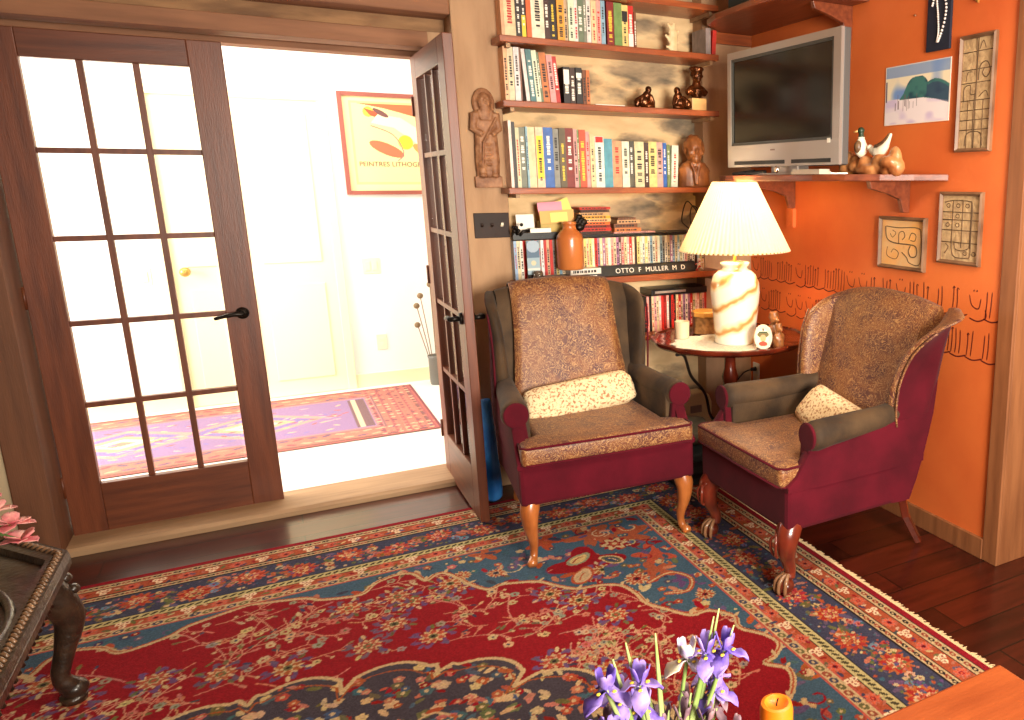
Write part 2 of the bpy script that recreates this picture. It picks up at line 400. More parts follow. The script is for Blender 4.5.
wf = struct(obj('window_1', bm, framewood))

# right orange wall with the painted calligraphy band
wr = sbox('wall_right', orange, 2.348, 2.5, 1.99, 4.15, 0, HC)
random.seed(11)
bm = NB()
def brush(pts, w=.006):
    w *= .72
    # flat painted stroke on the wall surface (plane x = 2.3475)
    P = catmull([(0, a, b) for a, b in pts], 5)
    prev = None
    for i, p in enumerate(P):
        t = P[min(i+1, len(P)-1)]-P[max(i-1, 0)]
        if t.length < 1e-9: continue
        t.normalize(); n = Vector((0, -t.z, t.y))*w*.5*(1 if 0 < i < len(P)-1 else .5)
        a = bm.verts.new((2.3474, (p+n).y, (p+n).z)); b = bm.verts.new((2.3474, (p-n).y, (p-n).z))
        if prev: bm.faces.new((prev[0], a, b, prev[1]))
        prev = (a, b)
for row, (z0, z1) in enumerate(((.80, .93), (.965, 1.09))):
    y = 3.83
    while y > 2.05:
        k = random.random(); h = z1-z0
        if k < .78:
            for j in range(random.randint(2, 4)):
                yy = y-j*.022; top = z1-random.uniform(0, .02); brush([(yy+.004, z0+.02), (yy, z0+h*.5), (yy+random.uniform(-.004,.004), top)], .0075)
                if random.random() < .5: brush([(yy-.008, top-.006), (yy, top), (yy+.006, top-.01)], .005)
            brush([(y+.012, z0+.014), (y-.03, z0+.006), (y-.08, z0+.02)], .008); y -= .085
        elif k < .75:
            brush([(y, z0+.05), (y-.02, z0+.02), (y-.055, z0+.03), (y-.05, z0+.065), (y-.025, z0+.06), (y-.03, z0+.035)], .007)
            brush([(y-.01, z1-.05), (y-.03, z1-.02), (y-.05, z1-.045)], .006)
            brush([(y-.03, z1-.01), (y-.045, z1-.0)], .007); y -= .075
        else:
            brush([(y, z0+.1), (y-.015, z0+.06), (y-.05, z0+.05), (y-.06, z0+.09)], .007)
            brush([(y-.005, z0+.008), (y-.05, z0), (y-.09, z0+.02), (y-.085, z0+.05)], .008)
            for j in range(2): brush([(y-.02-j*.016, z0+.115), (y-.025-j*.016, z0+.122)], .008)
            y -= .09
obj('painted_calligraphy', bm, mat('dark_red_wall_paint', (92,22,14), .6), wr)
# door casing at the right edge of the photo
bm = NB()
bx(bm, 2.335, 2.349, 1.955, 2.03, 0, HC); bx(bm, 2.3495, 2.52, 1.955, 1.992, 0, HC); bx(bm, 2.52, 2.56, 1.945, 1.99, 0, HC); bx(bm, 2.56, 2.9, 1.95, 1.99, 0, HC)
struct(obj('trim_1', bm, casing, bevel=.003))
sbox('baseboard_right', casing, 2.332, 2.348, 2.03, 3.85, 0, .088, bevel=.003)

# posts, beam, door frame
sbox('trim_2', postwood, .805, 1.005, 3.85, 4.15, 0, HC, bevel=.006)
bm = NB(); bx(bm, -.955, -.84, 3.955, 4.3, 0, 2.215)
struct(obj('trim_3', bm, framewood, bevel=.004))
sbox('trim_4', beamwood, -2.6, .805, 3.85, 4.0, 2.215, HC, bevel=.008)
bm = NB(); bx(bm, -2.6, .805, 4.0, 4.3, 2.16, HC); struct(obj('trim_5', bm, roughbeam, bevel=.003))
bm = NB(); bx(bm, -.84, .805, 3.992, 4.13, 2.092, 2.16); bx(bm, -.84, .805, 4.2, 4.3, 2.075, 2.16)
struct(obj('trim_6', bm, beamwood, bevel=.003))
bm = NB(); bx(bm, .727, .805, 3.99, 4.3, 0, 2.16); struct(obj('trim_7', bm, postwood, bevel=.003))
bm = NB(); prism(bm, [(3.985,0),(3.985,.022),(4.0,.034),(4.25,.034),(4.275,.0)], 'x', -.84, .727)
struct(obj('trim_8', bm, silltop, bevel=.002))

def glazed_door(name, W=.772, H=2.056, z0=.014):
    """door in local coords: hinge edge x=0, latch edge x=W, thickness along y 0..-.04; returns root mesh (stiles)"""
    T = .04; gx0, gx1, gz0, gz1 = .117, W-.122, .245, 1.965
    bm = NB(); bx(bm, 0, gx0, -T, 0, z0, z0+H); bx(bm, gx1, W, -T, 0, z0, z0+H)
    root = obj(name, bm, doorwood, bevel=.003); struct(root)
    bm = NB(); bx(bm, gx0, gx1, -T, 0, z0, gz0); obj('bottom_rail', bm, doorrail, root, bevel=.003)
    bm = NB(); bx(bm, gx0, gx1, -T, 0, gz1, z0+H); obj('top_rail', bm, doorrail, root, bevel=.003)
    cw = (gx1-gx0)/3; rh = (gz1-gz0)/5
    bm = NB()
    for i in (1, 2):
        x = gx0+cw*i; bx(bm, x-.011, x+.011, -T+.006, -.006, gz0, gz1)
    for j in range(1, 5):
        z = gz0+rh*j; bx(bm, gx0, gx1, -T+.0065, -.0065, z-.011, z+.011)
    obj('muntins', bm, doorwood, root, bevel=.002)
    bm = NB()
    for i in range(3):
        for j in range(5):
            x = gx0+cw*i; z = gz0+rh*j
            bx(bm, x+.011, x+cw-.011, -.022, -.018, z+.011, z+rh-.011)
    obj('glass_panes', bm, glass, root)
    for s in (-1, 1):
        bm = NB(); y = 0 if s > 0 else -T; hx = W-.06; hz = .93
        rot = Matrix.Rotation(PI/2, 4, 'X')
        tube(bm, [(hx, y, hz), (hx, y+s*.012, hz)], [.027, .024], 20)
        tube(bm, [(hx, y+s*.01, hz), (hx, y+s*.05, hz)], .011, 12)
        tube(bm, catmull([(hx, y+s*.048, hz), (hx-.03, y+s*.052, hz+.003), (hx-.07, y+s*.05, hz-.004), (hx-.105, y+s*.047, hz-.012)], 4), [.011]*4+[.010]*4+[.008]*4+[.006], 10)
        obj('door_handle', bm, iron, root, smooth=True)
    for z in (.25, 1.05, 1.85):
        bm = NB(); tube(bm, [(-.002, -T-.004, z-.045), (-.002, -T-.004, z+.045)], .006, 10); obj('hinge', bm, doorwood, root, smooth=True)
    return root
d1 = glazed_door('door_1'); d1.location = (-.835, 4.19, 0)
d2 = glazed_door('door_2'); d2.location = (.72, 4.19, 0)   # hinged right, swung 90 degrees into the room
d2.rotation_euler = (0, 0, R(-90)); 
d2.location = (.718, 4.197, 0)

# hallway: door, casing, baseboards, switch plates
bm = NB(); bx(bm, -.535, .405, 6.385, 6.41, .005, 2.04)
d3 = struct(obj('door_3', bm, hallcream))
bm = NB()
for (x0, x1) in ((-.46, -.1), (-.03, .33)):
    for (z0, z1) in ((.12, .8), (.95, 1.95)): 
        bx(bm, x0, x1, 6.378, 6.386, z0, z1)
obj('raised_panels', bm, hallcream, d3, bevel=.004)
bm = NB(); lathe(bm, [(.026,0),(.026,.006),(.01,.01),(.01,.03),(.026,.045),(.03,.06),(.018,.075)], n=16)
for v in bm.verts: v.co = Vector((-.47+v.co.x, 6.385-v.co.z, .924+v.co.y))
obj('door_handle', bm, mat('brass_knob', (200,170,96), .3, metal=.8), d3, smooth=True)
bm = NB(); bx(bm, -.59, -.535, 6.37, 6.4, 0, 2.039); bx(bm, .405, .46, 6.37, 6.4, 0, 2.039); bx(bm, -.59, .46, 6.37, 6.4, 2.04, 2.1)
struct(obj('trim_9', bm, hallcream, bevel=.003))
bm = NB(); bx(bm, -2.6, -.59, 6.385, 6.4, 0, .1); bx(bm, .46, 2.2, 6.385, 6.4, 0, .1)
struct(obj('baseboard_back', bm, hallcream))

def wallplate(name, label, cat, x, z, w, h, n, m, y=6.4, kind='rocker', dm=None):
    bm = NB(); bx(bm, -w/2, w/2, -.006, 0, -h/2, h/2); t = tag(obj(name, bm, m, bevel=.002), label, cat); t.location = (x, y, z)
    for i in range(n):
        cx = (i-(n-1)/2)*.046
        bm = NB()
        if kind == 'rocker': bx(bm, cx-.016, cx+.016, -.010, -.005, -.033, .033)
        elif kind == 'socket':
            for s in (-1, 1): bx(bm, cx-.016, cx+.016, -.008, -.005, s*.02-.013, s*.02+.013)
        else: prism(bm, [(-.016, .002), (-.013, .012), (-.005, .004), (-.005, -.008)], 'x', cx-.006, cx+.006)
        obj('switch_toggle' if kind != 'socket' else 'socket_face', bm, (dm[i] if dm else m), t, bevel=.001)
    return t
wallplate('light_switch', 'double rocker light switch on the white hallway wall below the framed poster', 'light switch', .64, .9, .115, .115, 2, ivory)
wallplate('power_outlet', 'small ivory power outlet low on the white hallway wall', 'outlet', .66, .33, .07, .115, 1, ivory, kind='socket')
wallplate('light_switch', 'single ivory light switch seen through the closed glazed door, left of the hallway door', 'light switch', -.69, .9, .07, .115, 1, ivory)
wallplate('light_switch', 'dark brown triple switch plate on the plaster post, one toggle white', 'light switch', .918, 1.300, .162, .116, 3, switchbr, y=3.85, kind='toggle', dm=[switchbr, switchbr, ivory])

# hallway poster
t = thing('framed_poster', 'large framed lithograph poster with pale yellow mat on the white hallway wall', 'poster', (.535, 6.4, 1.41))
bm = NB(); W_, H_ = .78, .705
for b in ((0, .028, 0, H_), (W_-.028, W_, 0, H_), (.028, W_-.028, 0, .028), (.028, W_-.028, H_-.028, H_)): bx(bm, b[0], b[1], -.025, -.002, b[2], b[3])
obj('frame', bm, mat('reddish_frame', (150,84,72), .5), t, bevel=.002)
xs = np.linspace(.028, W_-.028, 240); zs = np.linspace(.028, H_-.028, 220); P = Paint(xs, zs, (238,222,170))
P.rect(.07, W_-.07, .07, H_-.06, (240,216,140)); P.rect(.085, W_-.085, .09, H_-.075, (238,226,160))
P.poly([(.12,.63),(.3,.6),(.5,.55),(.69,.44),(.69,.6),(.69,.63)], (206,112,78)); P.disc(.19,.575,.035, (244,200,80)); P.poly([(.16,.6),(.3,.56),(.46,.47),(.6,.36),(.5,.4),(.34,.5),(.2,.55)], (200,96,70))
P.poly([(.2,.5),(.35,.47),(.5,.36),(.6,.28),(.69,.26),(.69,.36),(.55,.44),(.4,.54),(.25,.56)], (244,232,196))
P.disc(.42,.37,.05,(238,206,70)); P.disc(.29,.32,.1,(206,116,86),1.2,.4,-.4); P.curve([(.2,.48),(.34,.42),(.4,.3),(.36,.24)],.008,(150,120,110)); P.disc(.27,.57,.035,(120,86,84),1.6,.5,-.5)
P.disc(.55,.3,.07,(214,150,90),1.4,.5,-.6)
P.sheet('poster_sheet', lambda x, z: (x, x*0-.008, z), painted, t)
M = Matrix.Translation((.375, -.0095, .213)) @ Matrix.Rotation(PI/2, 4, 'X')
text_mesh('PEINTRES LITHOGRAPHES', .047, mat('brown_print', (110,80,70), .6), t, M, spacing=1.02)

# hallway runner
t = thing('hallway_rug', 'faded pink and violet runner rug with diamond medallions on the hallway floor', 'rug', (0, 0, 0))
xs = np.arange(-1.9, .815, .006); ys = np.arange(5.03, 6.29, .006); P = Paint(xs, ys, (176,70,62))
random.seed(3)
for a, c in ((.02,(110,60,50)),(.05,(196,96,76)),(.2,(120,70,74)),(.22,(196,110,110)),(.25,(132,96,150))): P.rect(-1.9, .815-a*1.4, 5.03+a, 6.29-a, c)
for x in np.arange(-1.88, .8, .075):
    for y in (5.12, 5.21, 6.11, 6.2):
        P.disc(x+(.035 if y in (5.21,6.11) else 0), y, .022, random.choice([(222,150,110),(150,50,60),(90,60,90),(210,120,90)]), 1.4, .7, random.uniform(-.6,.6))
for k in range(9):
    P.rect(.815-.05-.035*k, .815-.03-.035*k, 5.05, 6.27, (190,90,74) if k % 2 else (150,60,64))
for x in np.arange(.49, .80, .045):
    for y in np.arange(5.08, 6.27, .07): P.disc(x, y, .016, random.choice([(226,160,120),(110,50,60),(200,100,80)]))
P.rect(.36, .46, 5.3, 6.02, (96,60,66)); P.rect(.38, .41, 5.3, 6.02, (220,190,150)); P.rect(.80, .815, 5.03, 6.29, (110,34,44))
for cx in (-1.5, -.85, -.2):
    for r, c in ((.3,(214,130,120)),(.24,(110,90,160)),(.17,(220,150,110)),(.11,(240,226,180)),(.05,(200,110,90))):
        P.poly([(cx-r*1.4, 5.66),(cx, 5.66+r),(cx+r*1.4, 5.66),(cx, 5.66-r)], c)
for _ in range(160):
    x, y = random.uniform(-1.85,.34), random.uniform(5.32,6.0); P.disc(x, y, .014, random.choice([(230,150,150),(110,90,170),(220,170,120),(190,70,70)]), 1.8, .7, random.uniform(-1,1))
P.C = P.C*.72+62  # whole pattern paled: the hall's overexposure is put into the rug colours
P.sheet('woven_field', lambda x, y: (x, y, x*0+.006), woven, t)

# tall vase with dried seed heads in the hallway
t = thing('floor_vase', 'tall grey cylindrical vase of dried seed heads against the hallway wall', 'vase', (1.0, 6.22, 0))
bm = NB(); lathe(bm, [(.05,0),(.055,.02),(.055,.2),(.06,.22),(.052,.225),(.045,.2)], n=20, cap=False); obj('vase_body', bm, mat('grey_stoneware', (104,104,98), .5), t, smooth=True)
random.seed(5)
for k in range(9):
    a = random.uniform(0, 2*PI); h = random.uniform(.35, .8); dx, dy = .09*math.cos(a), .06*math.sin(a)
    bm = NB(); tube(bm, catmull([(dx*.3, dy*.3, .05), (dx*.6, dy*.6, h*.5), (dx*1.2, dy, h)], 4), .003, 6); ball(bm, (dx*1.2, dy, h), .022, n=8)
    obj('seed_stem', bm, mat('seed_head_%d' % k, (120,100,70), .7) if k == 0 else MATS['seed_head_0'], t, smooth=True)

# ================================================================== BOOKSHELF ALCOVE
ZS = [(2.36, 'top'), (2.128, 'upper'), (1.855, 'second'), (1.473, 'third'), (1.038, 'wide lower'), (.722, 'bottom')]
SHELF_LABELS = ['red-brown board shelf at the very top of the alcove, cut off by the photo edge',
    'red-brown wall shelf holding the topmost row of books and a carved ivory-coloured leaf figure',
    'red-brown wall shelf holding leaning paperbacks, two small bronzes and a small bust',
    'red-brown wall shelf holding the longest row of books and the large walnut bust',
    'orange-brown wall shelf carrying the disc cases, terracotta jug and black name plate',
    'orange-brown wall shelf behind the round table, holding a short row of disc cases']
for (z, nm), lb in zip(ZS, SHELF_LABELS):
    th = .028 if z != 1.038 else .032
    yf = 3.70 if z > .8 else 3.72
    xl = .972 if z > 1.1 else .985
    bm = NB(); prism(bm, [(xl, yf), (2.068, yf), (2.068, 3.846), (2.048, 3.846), (2.048, 3.947), (1.008, 3.947), (1.008, 3.846), (xl, 3.846)], 'z', z-th, z)
    s = tag(obj('wall_shelf', bm, shelfwood, bevel=.003), lb, 'shelf', 'shelves in the stone alcove')
    for sx in (1.008, 2.030):
        bm = NB(); bx(bm, sx, sx+.018, 3.73, 3.94, z-th-.018, z-th); obj('cleat', bm, MATS['sill_wood'], s)

COLN = {'cream': (228,206,164), 'white': (236,228,212), 'peach': (236,176,128), 'black': (34,24,22), 'dark brown': (70,40,30), 'yellow': (238,190,50),
 'orange': (226,104,40), 'gold': (226,160,52), 'beige': (206,176,134), 'grey-green': (112,120,98), 'grey': (140,134,126), 'pink': (232,164,156),
 'light blue': (140,176,196), 'dark red': (134,34,28), 'green': (122,142,84), 'pale yellow': (240,216,130), 'red': (196,42,34), 'brown': (122,70,40),
 'teal': (76,126,124), 'orange-brown': (204,116,56), 'blue': (52,104,180), 'olive': (96,84,54), 'orange-red': (214,84,48), 'blue-teal': (82,150,178),
 'tan': (206,158,112), 'dark grey': (84,78,70), 'mauve': (170,120,150)}
def marks(bm, w, h, n, mi, rnd, z0=.08, z1=.9, y=-.0006, frac=.5):
    z = h*z0; e = h*z1
    while z < e and n > 0:
        l = rnd.uniform(.004, .013); ww = w*frac*rnd.uniform(.7, 1)
        bx(bm, w/2-ww/2, w/2+ww/2, y, .0005, z, min(z+l*.72, e), mi); z += l
        if rnd.random() < .14: z += h*.06
PRINT = {'k': ink, 'w': whiteink, 'y': goldink, 'r': redink}
def book(name, w, h, d, col, pr, rnd, cov=None, band=None):
    bm = NB(); t = min(.0025, w*.15)
    bx(bm, 0, w, 0, t, 0, h, 0); bx(bm, 0, t, t, d, 0, h, 0); bx(bm, w-t, w, t, d, 0, h, 0); bx(bm, t, w-t, t, d-.005, .003, h-.004, 1)
    if pr: marks(bm, w, h, 99, 2, rnd, *( (.3,.86) if rnd.random() < .5 else (.12,.8)), frac=rnd.uniform(.35,.6))
    if band: bx(bm, w*.08, w*.92, -.0004, .001, h*band[0], h*band[1], 3)
    o = obj(name, bm, [cov or bookcov, pages, PRINT.get(pr, ink), band[2] if band else ink])
    o.color = c4([min(255, c*rnd.uniform(.95, 1.04)) for c in COLN[col]]); return o
def uniq_labels(items, noun, where, used, group, first, last):
    """items: list of dict(o, col, extra); label by own look then by neighbours"""
    n = len(items)
    art = lambda i: items[i]['col']
    base = []
    for i, it in enumerate(items):
        l = '%s%s %s' % (it.get('size', ''), it['col'], noun)
        if it.get('extra'): l += ' ' + it['extra']
        base.append(l)
    out = []
    for i, it in enumerate(items):
        if i == 0: l = base[i] + ', ' + first
        elif i == n-1: l = base[i] + ', ' + last
        elif it.get('extra') and base.count(base[i]) == 1: l = base[i] + ' ' + where
        else: l = base[i] + ' between a %s and a %s one, %s' % (art(i-1), art(i+1), where)
        out.append(l)
    for i in range(n):
        if out.count(out[i]) > 1 and 1 < i < n-2:
            pass
    for i in range(n):
        dup = [j for j in range(n) if out[j] == out[i]]
        if len(dup) > 1:
            for q, j in enumerate(dup):
                if q == 0: pos = 'left part'
                elif q == len(dup)-1: pos = 'right part'
                else: pos = 'middle'
                items[j]['_s'] = base[j] + ' between %s and %s, %s %s' % (art(max(j-1,0)), art(min(j+1,n-1)), pos, where)
            for j in dup: out[j] = items[j]['_s']
    for it, l in zip(items, out): tag(it['o'], l.replace('in the long row', 'long row') if len(l.split()) > 16 else l, it.get('cat', 'book'), group)

def book_row(spec, z, ysp, d, rnd, noun, where, group, first, last):
    items = []
    for s in spec:
        x0, x1, h, col, pr = s[:5]; lean = s[5] if len(s) > 5 else 0; extra = s[6] if len(s) > 6 else None; band = s[7] if len(s) > 7 else None
        w = x1-x0-.0012; 
        o = book('book', w, h, d, col, pr, rnd, band=band)
        o.location = (x0+.0006, ysp+rnd.uniform(-.004, .006), z)
        if lean:
            a = R(lean); o.rotation_euler = (0, a, 0)
            if a > 0: o.location.z = z + w*math.sin(a)+.0002
            else: o.location.z = z + .0002
        items.append(dict(o=o, col=col, extra=extra))
    uniq_labels(items, noun, where, None, group, first, last)
rnd = random.Random(4)
x = [1.0, 1.014, 1.065, 1.092, 1.114, 1.137, 1.198, 1.221, 1.255, 1.29, 1.308, 1.337, 1.354, 1.384, 1.398, 1.42, 1.447, 1.468, 1.49, 1.496, 1.532, 1.573, 1.607, 1.636, 1.649]
book_row([(x[0],x[1],.205,'peach',None),(x[1],x[2],.202,'cream','r'),(x[2],x[3],.2,'black','w'),(x[3],x[4],.196,'black','w',0,'with a yellow lower half',(.0,.52,goldink)),
 (x[4],x[5],.203,'orange',None),(x[5],x[6],.198,'white','k'),(x[6],x[7],.2,'dark brown','w'),(x[7],x[8],.203,'black','y',0,'with large pale title lettering'),
 (x[8],x[9],.202,'gold','k'),(x[9],x[10],.196,'beige','k'),(x[10],x[11],.198,'white','k'),(x[11],x[12],.2,'white','r'),(x[12],x[13],.203,'grey-green','w'),
 (x[13],x[14],.203,'grey','w'),(x[14],x[15],.2,'white','k'),(x[15],x[16],.2,'cream','r'),(x[16],x[17],.202,'pink','r'),(x[17],x[18],.203,'light blue','k'),
 (x[19],x[20],.202,'dark red','y'),(x[20],x[21],.2,'green',None),(x[21],x[22],.196,'pale yellow','k',0,'with a black title patch',(.62,.86,ink)),(x[22],x[23],.196,'red','w',0,'with a white lower half',(.02,.36,whiteink)),(x[23],x[24],.17,'brown','w')],
 2.128, 3.765, .17, rnd, 'book', 'in the topmost row', 'books in the topmost row', 'at the left end of the topmost row', 'thin one ending the topmost row')
book_row([(1.0,1.018,.236,'peach','k'),(1.018,1.045,.236,'cream','k'),(1.045,1.071,.236,'white','k'),(1.071,1.079,.236,'brown',None),(1.0965,1.114,.232,'white',None,-4),
 (1.1142,1.14,.23,'teal','w',-4),(1.1402,1.163,.228,'white','k',-4),(1.1632,1.176,.222,'grey-green','w',-4),(1.1762,1.208,.222,'orange-brown','k',-4),(1.2082,1.236,.214,'pink','k',-4),
 (1.2362,1.257,.21,'red','w',-4),(1.272,1.304,.168,'black','w',0,'with a white panel',(.55,.93,whiteink)),(1.305,1.33,.166,'dark brown','w'),(1.331,1.362,.168,'black','w',0,'with a round white mark',(.72,.86,whiteink)),(1.364,1.382,.16,'brown','k'),(1.383,1.401,.16,'orange-brown','k')],
 1.855, 3.765, .16, rnd, 'book', 'in the leaning row', 'books on the second shelf row', 'at the left end of the leaning row', 'at the right end of the leaning row')
H3 = [.30,.295,.27,.272,.275,.275,.275,.275,.27,.274,.275,.272,.27,.27,.262,.25,.242,.232,.224,.222,.224,.222,.22,.224,.222,.22,.212,.208]
x3 = [1.0,1.014,1.031,1.049,1.077,1.088,1.123,1.16,1.206,1.234,1.266,1.305,1.324,1.333,1.366,1.385,1.41,1.456,1.5,1.549,1.588,1.616,1.667,1.693,1.74,1.774,1.795,1.814,1.852]
C3 = [('white',None),('black',None),('cream','r'),('grey-green','w'),('light blue','k'),('cream',None),('cream','k',0,'with a long yellow label',(.15,.86,goldink)),('blue','w',0,'with white title lettering'),
 ('grey','k'),('olive','y'),('dark red','w'),('pink','k'),('green','w'),('orange-red','y'),('pink','r'),('cream','k'),('white','k',0,'with a red top corner',(.88,.99,redink)),('blue-teal',None,0,'with a plain spine'),
 ('tan','r',0,'with a curling red title'),('white','k'),('dark grey','w'),('cream','k'),('dark brown','w'),('pale yellow','k',0,'wide and with a faint title'),('pink','k'),('blue','w'),('green','w'),('white','r',2.5)]
book_row([(x3[i], x3[i+1], H3[i], C3[i][0], C3[i][1], *(C3[i][2:])) for i in range(28)], 1.473, 3.765, .165, rnd, 'book', 'in the longest book row', 'books in the longest row',
 'tall thin one at the left end of the longest row', 'leaning at the right end beside the walnut bust')

# papers lying on the second shelf, leaning red and grey books by the corner
bm = NB(); bx(bm, -.075, .075, 0, .12, 0, .006); o = tag(obj('paper_stack', bm, paper), 'white folded papers lying flat on the shelf right of the leaning books', 'paper'); o.location = (1.49, 3.74, 1.856)
o = book('book', .028, .128, .15, 'grey', None, rnd); o.location = (2.012, 3.735, 2.1282); tag(o, 'worn grey book standing upright at the right end of the topmost book shelf', 'book')
o = book('book', .022, .12, .15, 'red', None, rnd); o.location = (2.045, 3.735, 2.1285); o.rotation_euler = (0, R(4), 0); o.location.z += .002; tag(o, 'bright red book in the corner at the right end of the topmost book shelf', 'book')

# disc cases
def disc_row(x0, x1, z, y, seed, pal, noun, where, group, first, last, hv=.0, skip=()):
    r = random.Random(seed); x = x0; items = []; prev = None
    while x+.0148 <= x1:
        w = r.choice((.0140, .0146)); 
        col = r.choice([p for p in pal if p != prev]); prev = col
        o = book('disc_case', w-.0006, .187-r.random()*hv, .128, col, r.choice(('k','r','w','k')), r, cov=discase)
        o.location = (x, y+r.uniform(-.003, .004), z); items.append(dict(o=o, col=col, cat='disc case')); x += w
    uniq_labels(items, noun, where, None, group, first, last)
pal = ['white','cream','pink','white','cream','light blue','beige','grey','red','mauve','pale yellow','white','tan','dark brown']
disc_row(1.0, 2.03, 1.039, 3.80, 8, pal, 'disc case', 'in the long row', 'disc cases in the long row', 'at the left end of the long row', 'at the right end of the long row')
disc_row(1.66, 2.035, .723, 3.80, 9, ['pink','cream','white','red','mauve','black','beige','pink','dark red'], 'disc case', 'in the short row', 'disc cases in the short row', 'at the left end of the short row', 'at the right end of the short row', .0)
# disc rack board on top of the long row
bm = NB(); bx(bm, 1.0, 2.04, 3.795, 3.945, 1.232, 1.244); bx(bm, 1.0, 1.33, 3.797, 3.81, 1.232, 1.262)
t = tag(obj('rack_board', bm, black), 'thin black board lying along the top of the long row of disc cases', 'board')
o = tag(obj('disc_player', (lambda b: (bx(b, 0, .33, 0, .15, 0, .034), b)[1])(NB()), black, bevel=.003), 'slim black disc player lying on the short row of disc cases', 'disc player'); o.location = (1.70, 3.79, .912)
bm = NB(); bx(bm, .02, .2, -.0006, .0, .012, .024); obj('front_panel', bm, mat('player_silver', (170,160,148), .4, metal=.5), o)
# stacks on the board
r = random.Random(2)
def flat(name, x0, x1, z, th, d, col, label, cat='disc case', y=3.81, rz=0, group=None, pr='k', cov=None, zoff=0):
    bm = NB(); L = x1-x0
    bx(bm, 0, L, 0, d, 0, th, 0); 
    bx(bm, .003, L+.0008, .003, d-.003, th*.18, th*.82, 1)
    xx = L*.08
    while xx < L*.8:
        l = r.uniform(.005, .02); bx(bm, xx, xx+l*.7, -.0005, .001, th*.28, th*.72, 2); xx += l
    o = obj(name, bm, [cov or discase, pages, PRINT.get(pr, ink)]); o.location = (x0, y, z); o.rotation_euler = (0, 0, rz); o.color = c4(COLN[col])
    return tag(o, label, cat, group)
z = 1.2445
for i, (c, th, a, b) in enumerate([('dark brown',.0155,1.335,1.495),('red',.015,1.332,1.497),('dark red',.0155,1.338,1.492),('orange',.015,1.33,1.49),('peach',.015,1.334,1.496),('gold',.0155,1.336,1.494),('tan',.015,1.33,1.488),('dark brown',.015,1.34,1.49),('red',.012,1.334,1.494)]):
    pos = ['lowest','second from the bottom','third from the bottom','fourth from the bottom','middle','fourth from the top','third from the top','second from the top','topmost'][i]
    flat('disc_case', a, b, z, th-.0006, .128, c, '%s disc case lying flat, %s in the tall stack' % (c, pos), y=3.805+r.uniform(0,.004), group='disc cases in the tall flat stack', pr='k'); z += th
z = 1.2445
flat('magazine', 1.51, 1.74, z, .006, .128, 'pink', 'thin pale magazine lying flat under the short stack on the rack board', 'magazine'); z += .0065
for i, (c, th, a, b) in enumerate([('orange-brown',.02,1.515,1.66),('brown',.022,1.512,1.64),('tan',.018,1.53,1.655),('brown',.012,1.535,1.632)]):
    pos = ['bottom','second','third','top'][i]
    flat('book', a, b, z, th-.0006, .12, c, '%s small book lying flat, %s of the short stack right of the tall stack' % (c, pos), 'book', group='books in the short flat stack', cov=bookcov); z += th
# cards and envelopes left on the board
def card(name, w, h, m, loc, rx, ry, rz, label, cat, t=.0015, extra=None):
    bm = NB(); bx(bm, -w/2, w/2, -t/2, t/2, 0, h); o = tag(obj(name, bm, m), label, cat); o.location = loc; o.rotation_euler = (R(rx), R(ry), R(rz)); return o
card('greeting_card', .085, .085, paper, (1.075, 3.84, 1.263), -8, 0, 0, 'plain white card leaning upright on the black board, left of the envelopes', 'card')
card('white_box', .1, .02, paper, (1.13, 3.80, 1.263), 0, 0, 0, 'small flat white box lying in front of the upright white card', 'box', t=.03)
bm = NB(); bx(bm, -.09, .09, -.03, .03, 0, .05); o = tag(obj('card_box', bm, mat('olive_card', (186,160,92), .7)), 'low olive-yellow box under the fan of envelopes', 'box'); o.location = (1.235, 3.86, 1.263)
card('envelope', .17, .06, kraft, (1.225, 3.815, 1.305), -6, -2, 0, 'tan kraft envelope with a pale label, in front of the pink one', 'envelope')
card('address_label', .085, .045, yelp, (1.232, 3.811, 1.310), -6, -2, 0, 'pale yellow slip at the front of the kraft envelope', 'slip')
card('envelope', .12, .06, pinkp, (1.2, 3.84, 1.345), -6, -3, 0, 'pink envelope standing behind the kraft envelope', 'envelope')
card('envelope', .13, .075, yelp, (1.255, 3.86, 1.335), -4, -18, 0, 'large pale yellow envelope tilted up behind the pink envelope', 'envelope')
# dark leafy sprig / curled cord ornaments on the board
bm = NB(); r = random.Random(7)
for k in range(10):
    p = (1.01+r.uniform(-.012,.03), 3.80+r.uniform(-.02,.02), 1.27+r.uniform(-.012,.04)); ball(bm, p, r.uniform(.007,.012), n=8)
tube(bm, [(1.03,3.8,1.25),(1.05,3.8,1.27),(1.085,3.8,1.275)], .008, 8)
tag(obj('figurine', bm, iron, smooth=True), 'small dark metal figurine at the left end of the black board', 'figurine')
bm = NB(); ball(bm, (0,0,.02), (.025,.02,.02)); ball(bm, (.02,0,.045), (.02,.018,.018)); ball(bm, (-.015,0,.05), (.014,.014,.012)); ball(bm, (0,0,.07), (.018,.015,.014)); 
o = tag(blob(obj('figurine', bm, iron, smooth=True), .004), 'small dark lumpy figurine beside the tall stack of disc cases', 'figurine'); o.location = (1.32, 3.775, 1.263)

# terracotta jug on two books
zz = 1.0385
flat('book', 1.215, 1.405, zz, .018, .12, 'black', 'black book lying flat, the lower one under the terracotta jug', 'book', y=3.715, pr='w', cov=bookcov); zz += .0185
flat('book', 1.245, 1.40, zz, .028, .11, 'white', 'white book with a red end lying flat directly under the terracotta jug', 'book', y=3.72, pr='k', cov=bookcov); zz += .0285
bm = NB(); lathe(bm, [(.058,0),(.064,.006),(.064,.145),(.060,.162),(.048,.178),(.035,.19),(.031,.2),(.031,.214),(.035,.218),(.033,.228),(.024,.228),(.024,.2)], n=40)
t = tag(obj('stoneware_jug', bm, terra, smooth=True, angle=50), 'tall terracotta stoneware bottle jug standing on two flat books', 'jug'); t.location = (1.253, 3.732, zz)
